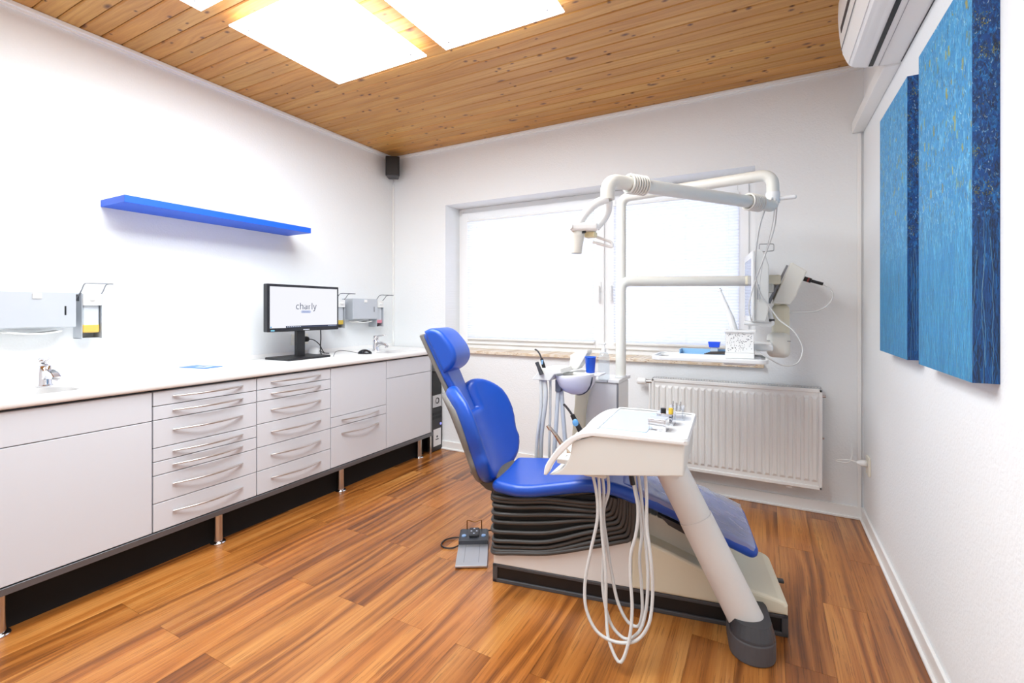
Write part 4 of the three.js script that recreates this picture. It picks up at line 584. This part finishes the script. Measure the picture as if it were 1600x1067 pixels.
{
  const t = thing('lamp_pole', 'white tubular pole with two bent arms rising from the cuspidor unit', 'lamp pole', [-0.745, 0.812, -2.72]);
  putW('lower_pole', filletTube([[-0.745, 0.812, -2.72], [-0.745, 1.369, -2.72], [-0.1, 1.371, -3.07]], 0.0295, 0.055), offWhite, t);
  putW('upper_pole', filletTube([[-0.747, 1.33, -2.735], [-0.747, 1.857, -2.735], [0.026, 1.857, -2.608], [0.026, 1.735, -2.608]], 0.0275, 0.06, 200), offWhite, t);
  putW('collar', at(cyl(0.034, 0.034, 0.012, 32), -0.745, 0.82, -2.72), whitePlastic, t); putW('collar', at(cyl(0.0305, 0.0305, 0.05, 32), 0.026, 1.742, -2.608), whitePlastic, t);
  putW('locking_lever', [rb(0.03, 0.125, 1.727, 1.747, -2.618, -2.598, 0.009, 3)], whitePlastic, t);
}
{ // operating lamp on its balanced arm
  const t = thing('operating_lamp', 'cream operating lamp on a balanced arm with ribbed joints', 'lamp', [0.026, 1.705, -2.608]), lampMat = offWhite;
  const R0 = V(0.026, 1.71, -2.6), A = V(-0.035, 1.702, -2.502), B = V(-0.462, 1.706, -1.922), C = V(-0.547, 1.708, -1.806), dir = B.clone().sub(A).normalize();
  putW('elbow_joint', filletTube([[0.026, 1.735, -2.608], [0.026, 1.7, -2.607], A.toArray()], 0.0285, 0.034, 60), lampMat, t);
  putW('balanced_arm', rod(A, B, 0.0275, 0.0285, 28), S('#e3e4df', 0.35), t);
  const rings = (p, s) => { for (let k = 0; k < 7; k++) { const g = new THREE.TorusGeometry(0.036, 0.0046, 10, 40); g.applyQuaternion(new THREE.Quaternion().setFromUnitVectors(V(0, 0, 1), dir)); const q = p.clone().addScaledVector(dir, (k - 3) * 0.0125); putW('joint_ring', g.translate(q.x, q.y, q.z), lampMat, t); } };
  rings(A.clone().addScaledVector(dir, 0.03)); rings(B.clone().addScaledVector(dir, 0.0));
  putW('front_elbow', filletTube([B.toArray(), C.toArray(), [-0.547, 1.632, -1.806]], 0.0275, 0.05, 60), lampMat, t);
  const bar = (pts) => { return tube(pts, 0.0165, 40, 16); };
  putW('yoke_arm', bar([[-0.547, 1.634, -1.8], [-0.585, 1.615, -1.778], [-0.618, 1.578, -1.758], [-0.643, 1.53, -1.735]]), whitePlastic, t); putW('yoke_arm', bar([[-0.547, 1.634, -1.818], [-0.558, 1.6, -1.845], [-0.575, 1.57, -1.85], [-0.604, 1.532, -1.835]]), whitePlastic, t);
  putW('head_housing', [rb(-0.055, 0.052, -0.0165, 0.0165, -0.05, 0.05, 0.012, 3).rotateY(rad(24)).translate(-0.633, 1.522, -1.775), at(cyl(0.012, 0.012, 0.014, 20), -0.666, 1.524, -1.712, Math.PI / 2)], whitePlastic, t);
  putW('lamp_nozzle', lathe([[0.018, -0.086], [0.0215, -0.086], [0.0225, -0.06], [0.028, -0.02], [0.029, 0.0], [0, 0.0], [0, -0.01], [0.016, -0.07]], 32).rotateZ(rad(-4)).translate(-0.65, 1.509, -1.752), offWhite, t);
  putW('heat_guard', rb(-0.628, -0.585, 1.484, 1.506, -1.80, -1.76, 0.006), S('#e9dcb0', 0.4), t); putW('vent', rb(-0.632, -0.612, 1.497, 1.506, -1.742, -1.736, 0.001), black, t);
  putW('grip_handle', filletTube([[-0.605, 1.495, -1.785], [-0.535, 1.468, -1.82], [-0.53, 1.446, -1.82], [-0.6, 1.468, -1.785]], 0.0055, 0.01, 50, 10), whitePlastic, t);
}
{ // equipment carrier at the end of the middle arm
  const t = thing('equipment_carrier', 'cream carrier column at the end of the middle arm with a white support', 'carrier', [0.07, 0.94, -3.13]);
  putW('column', [rb(0.025, 0.115, 1.03, 1.235, -3.18, -3.09, 0.03, 4)], cream, t); putW('lower_housing', [rb(-0.0, 0.118, 0.932, 1.075, -3.19, -3.06, 0.035, 4)], offWhite, t); putW('seam', rb(0.0, 0.1185, 1.026, 1.029, -3.185, -3.065, 0.001), grey, t);
  putW('arm_mount', [rb(-0.11, 0.07, 1.345, 1.4, -3.12, -3.03, 0.012), rod(V(0.06, 1.21, -3.13), V(0.04, 1.38, -3.09), 0.022)], cream, t);
  putW('tray_arm', [rb(-0.15, 0.03, 0.985, 1.02, -3.1, -2.82, 0.012), rb(-0.2, -0.05, 0.916, 0.936, -3.1, -2.72, 0.006), rb(-0.1, -0.06, 0.93, 0.99, -3.08, -2.95, 0.006)], whitePlastic, t);
  putW('swivel_pipe', filletTube([[-0.11, 1.13, -2.93], [0.03, 1.12, -2.95], [0.012, 1.2, -2.98]], 0.0115, 0.02, 50, 14), whitePlastic, t); putW('pipe_clamp', at(cyl(0.014, 0.014, 0.014, 18), 0.0245, 1.146, -2.96), charcoal, t);
  const mon = thing('patient_monitor', 'white flat monitor seen from its edge above the tray', 'monitor', [-0.055, 1.14, -3.04], rad(8));
  put('housing', [extrude([[-0.03, 0.0], [0.03, 0.0], [0.045, 0.06], [0.046, 0.3], [0.03, 0.36], [0.005, 0.392], [-0.03, 0.384]], 0.3, 0.006).translate(0, 0, 0.15)], S('#dfdfdb', 0.4), mon);
  put('front_bezel', rb(-0.04, -0.026, 0.0, 0.382, -0.165, 0.165, 0.005), whitePlastic, mon); put('screen', box(-0.0408, -0.039, 0.03, 0.345, -0.14, 0.14), S('#8e93a6', 0.12), mon); put('grey_strip', rb(-0.012, 0.002, 0.12, 0.2, 0.145, 0.153, 0.002), S('#9c9da2', 0.4), mon);
  put('bracket', [rb(0.04, 0.09, 0.16, 0.215, -0.06, 0.02, 0.01), rb(0.044, 0.06, 0.1, 0.27, -0.07, 0.03, 0.006)], S('#d8d6cc', 0.45), mon);
  put('top_hook', filletTube([[0.01, 0.388, 0.06], [0.01, 0.43, 0.06], [0.085, 0.43, 0.04], [0.085, 0.392, 0.04], [0.03, 0.388, 0.05]], 0.0026, 0.008, 60, 8), S('#b3b3b5', 0.3, { metalness: 0.8 }), mon);
  const ctl = thing('control_box', 'cream tilted control box with a black cable plug right of the monitor', 'control box', [0.117, 1.24, -3.1]);
  put('housing', extrude([[0.0, 0.0], [0.085, -0.008], [0.112, 0.03], [0.168, 0.175], [0.098, 0.225], [0.088, 0.222]].map(([x, y]) => [x - 0.09, y]), 0.2, 0.008).translate(0, 0, 0.06), offWhite, ctl);
  put('back_plate', extrude([[-0.115, 0.005], [-0.098, 0.0], [-0.01, 0.21], [-0.02, 0.215]], 0.17, 0.003).translate(0, 0, 0.045), grey, ctl);
  put('support', [rod(V(-0.05, 0.01, 0), V(-0.055, 0.1, 0), 0.02), rb(-0.1, -0.03, 0.08, 0.11, -0.03, 0.03, 0.008)], S('#d8d6cc', 0.45), ctl);
  put('plug', [rod(V(0.055, 0.142, 0.0), V(0.1, 0.124, 0.005), 0.013), rod(V(0.1, 0.124, 0.005), V(0.155, 0.104, 0.008), 0.0085)], black, ctl); put('plug_ring', rod(V(0.083, 0.131, 0.003), V(0.091, 0.128, 0.004), 0.0134), S('#8c3a34', 0.4), ctl);
  put('cable', tube([[0.15, 0.105, 0.008], [0.18, 0.085, 0.01], [0.199, 0.05, 0.012], [0.185, 0.0, 0.014], [0.13, -0.042, 0.02], [0.06, -0.05, 0.05], [-0.005, -0.05, 0.07]], 0.0042, 80, 10), hoseMat, ctl);
}
{
  const TX = -0.275, TZ = -2.755, t = thing('service_tray', 'white service tray with a loop handle in front of the windowsill', 'tray', [TX, 0.936, TZ], rad(2));
  const o = roundRect(0.56, 0.31, 0.05, 8);
  put('base', extrude(o, 0.012, 0.004, 8, [roundRect(0.05, 0.2, 0.02).map(([x, y]) => [x - 0.235, y]).reverse()]).rotateX(-Math.PI / 2).translate(0, 0.012, 0), whitePlastic, t);
  put('rim', extrude(o, 0.02, 0.005, 8, [roundRect(0.535, 0.285, 0.04, 8).reverse()]).rotateX(-Math.PI / 2).translate(0, 0.022, 0), whitePlastic, t);
  put('liner', rb(-0.17, 0.25, 0.012, 0.016, -0.12, 0.12, 0.003), S('#fbfbfb', 0.3), t); put('divider', rb(-0.18, 0.1, 0.012, 0.024, -0.03, -0.022, 0.002), whitePlastic, t);
  const inner = thing('instrument_tray', 'pale blue instrument tray lying on the service tray', 'tray', [-0.28, 0.953, -2.85], rad(2));
  put('pan', [rb(-0.155, 0.155, 0, 0.003, -0.04, 0.05, 0.001), rb(-0.155, 0.155, 0.002, 0.03, -0.042, -0.038, 0.001), rb(-0.155, -0.151, 0.002, 0.03, -0.04, 0.05, 0.001), rb(0.151, 0.155, 0.002, 0.03, -0.04, 0.05, 0.001)], S('#9cc9ec', 0.3), inner);
  for (let i = 0; i < 4; i++) { const k = thing('dental_probe', ['thin steel probe in the pale blue tray, nearest the handle', 'second thin steel probe in the pale blue tray', 'third thin steel probe in the pale blue tray', 'thin steel probe in the pale blue tray, nearest the basket'][i], 'probe', [-0.235 + i * 0.008, 0.96 + i * 0.003, -2.82 - i * 0.012], rad(4 + i * 3), 'steel probes in the pale blue tray'); put('shaft', rod(V(-0.07, 0, 0), V(0.07, 0.004, 0), 0.003, 0.003, 10), S('#6f6a66', 0.3, { metalness: 0.9 }), k); put('pick', tube([[0.07, 0.004, 0], [0.085, 0.006, 0], [0.092, 0.014, 0.002]], 0.0015, 12, 6), steel, k); }
  const bc = thing('blue_dish', 'small bright blue dish standing in the pale blue tray', 'dish', [-0.258, 0.957, -2.872]);
  put('dish', [extrude([[-0.026, 0.038], [-0.031, 0.068], [0.031, 0.068], [0.026, 0.038]], 0.04, 0.001).translate(0, 0, 0.02)], S('#0d4fe0', 0.3), bc); put('stem', rb(-0.02, 0.02, 0, 0.04, -0.014, 0.014, 0.003), S('#c8d6e2', 0.3), bc);
  const mos = canvasTexture(256, 192, (x, w, h) => { const r = rng(44); x.fillStyle = '#f4f4f2'; x.fillRect(0, 0, w, h); for (let i = 0; i < 120; i++) { x.save(); x.translate(14 + r() * (w - 28), 12 + r() * (h - 24)); x.rotate(r() * 6); x.fillStyle = ['#2c2b2e', '#55535a', '#8d8b90'][Math.floor(r() * 3)]; x.fillRect(-3, -2, 4 + r() * 6, 3 + r() * 3); x.restore(); } });
  const bk = thing('perforated_basket', 'white perforated basket on the service tray', 'basket', [-0.125, 0.953, -2.755], rad(2)), pm = S('#ffffff', 0.45, { map: mos });
  const pane = (w, h, ry, x, z) => new THREE.PlaneGeometry(w, h).rotateY(ry).translate(x, 0.083, z);
  put('foot_block', rb(-0.068, 0.068, 0, 0.03, -0.052, 0.058, 0.004), whitePlastic, bk);
  put('perforated_side', pane(0.13, 0.106, 0, 0, 0.0585), pm, bk); put('perforated_side', pane(0.112, 0.106, Math.PI / 2, 0.0665, 0.002), pm, bk); put('perforated_side', pane(0.112, 0.106, -Math.PI / 2, -0.0665, 0.002), pm, bk);
  put('wall', [rb(-0.066, 0.066, 0.03, 0.138, 0.055, 0.058, 0.001), rb(-0.066, 0.066, 0.03, 0.138, -0.054, -0.05, 0.001), rb(-0.066, -0.062, 0.03, 0.138, -0.05, 0.056, 0.001), rb(0.062, 0.066, 0.03, 0.138, -0.05, 0.056, 0.001)], whitePlastic, bk);
  put('rim', extrude(roundRect(0.155, 0.134, 0.008), 0.012, 0.003, 6, [roundRect(0.124, 0.104, 0.006).reverse()]).rotateX(-Math.PI / 2).translate(0, 0.146, 0.002), whitePlastic, bk);
  const cam = thing('oral_camera', 'white wand shaped oral camera standing in the perforated basket', 'camera', [-0.132, 0.99, -2.76]);
  put('body', rod(V(0.01, 0.0, 0), V(-0.038, 0.18, 0), 0.02, 0.0165, 24), whitePlastic, cam); put('neck', rod(V(-0.038, 0.18, 0), V(-0.088, 0.315, 0), 0.0145, 0.007, 20), whitePlastic, cam); put('lens_head', nets((x, y, z) => (Math.hypot((x + 0.09) / 0.012, (y - 0.318) / 0.011, z / 0.009) - 1) * 0.009, [-0.11, 0.3, -0.015], [-0.07, 0.34, 0.015], 0.002), whitePlastic, cam); put('lens', at(cyl(0.004, 0.004, 0.003, 14), -0.088, 0.3275, 0.002), black, cam);
  const cb = (label, pts, r) => tag(put('white_cable', tube(pts, r, 120, 10), hoseMat, scene), label, 'cable', 'white cables of the dental unit');
  cb('white cable hanging from the lamp joint past the monitor and looping down to the basket', [[0.024, 1.737, -2.575], [-0.016, 1.655, -2.56], [-0.045, 1.517, -2.644], [-0.052, 1.382, -2.753], [-0.024, 1.278, -2.82], [0.015, 1.217, -2.85], [0.059, 1.149, -2.85], [0.122, 1.094, -2.83], [0.161, 1.004, -2.82], [0.137, 0.934, -2.798], [0.077, 0.921, -2.766], [0.006, 0.96, -2.727], [-0.056, 1.0, -2.716]], 0.0038);
  cb('thin white cable running from the lamp joint to the monitor top', [[0.037, 1.73, -2.575], [0.027, 1.635, -2.62], [0.006, 1.54, -2.7], [-0.02, 1.44, -2.8], [-0.035, 1.32, -2.86], [-0.036, 1.25, -2.885]], 0.0022);
  cb('white cable bowing from the lamp joint around the monitor edge', [[0.045, 1.72, -2.575], [0.033, 1.604, -2.628], [-0.009, 1.475, -2.72], [-0.059, 1.335, -2.806], [-0.084, 1.217, -2.84], [-0.074, 1.145, -2.87]], 0.0032);
}

scene.traverse((o) => { if (o.isLight) o.castShadow = true; });
renderer.render(scene, camera);
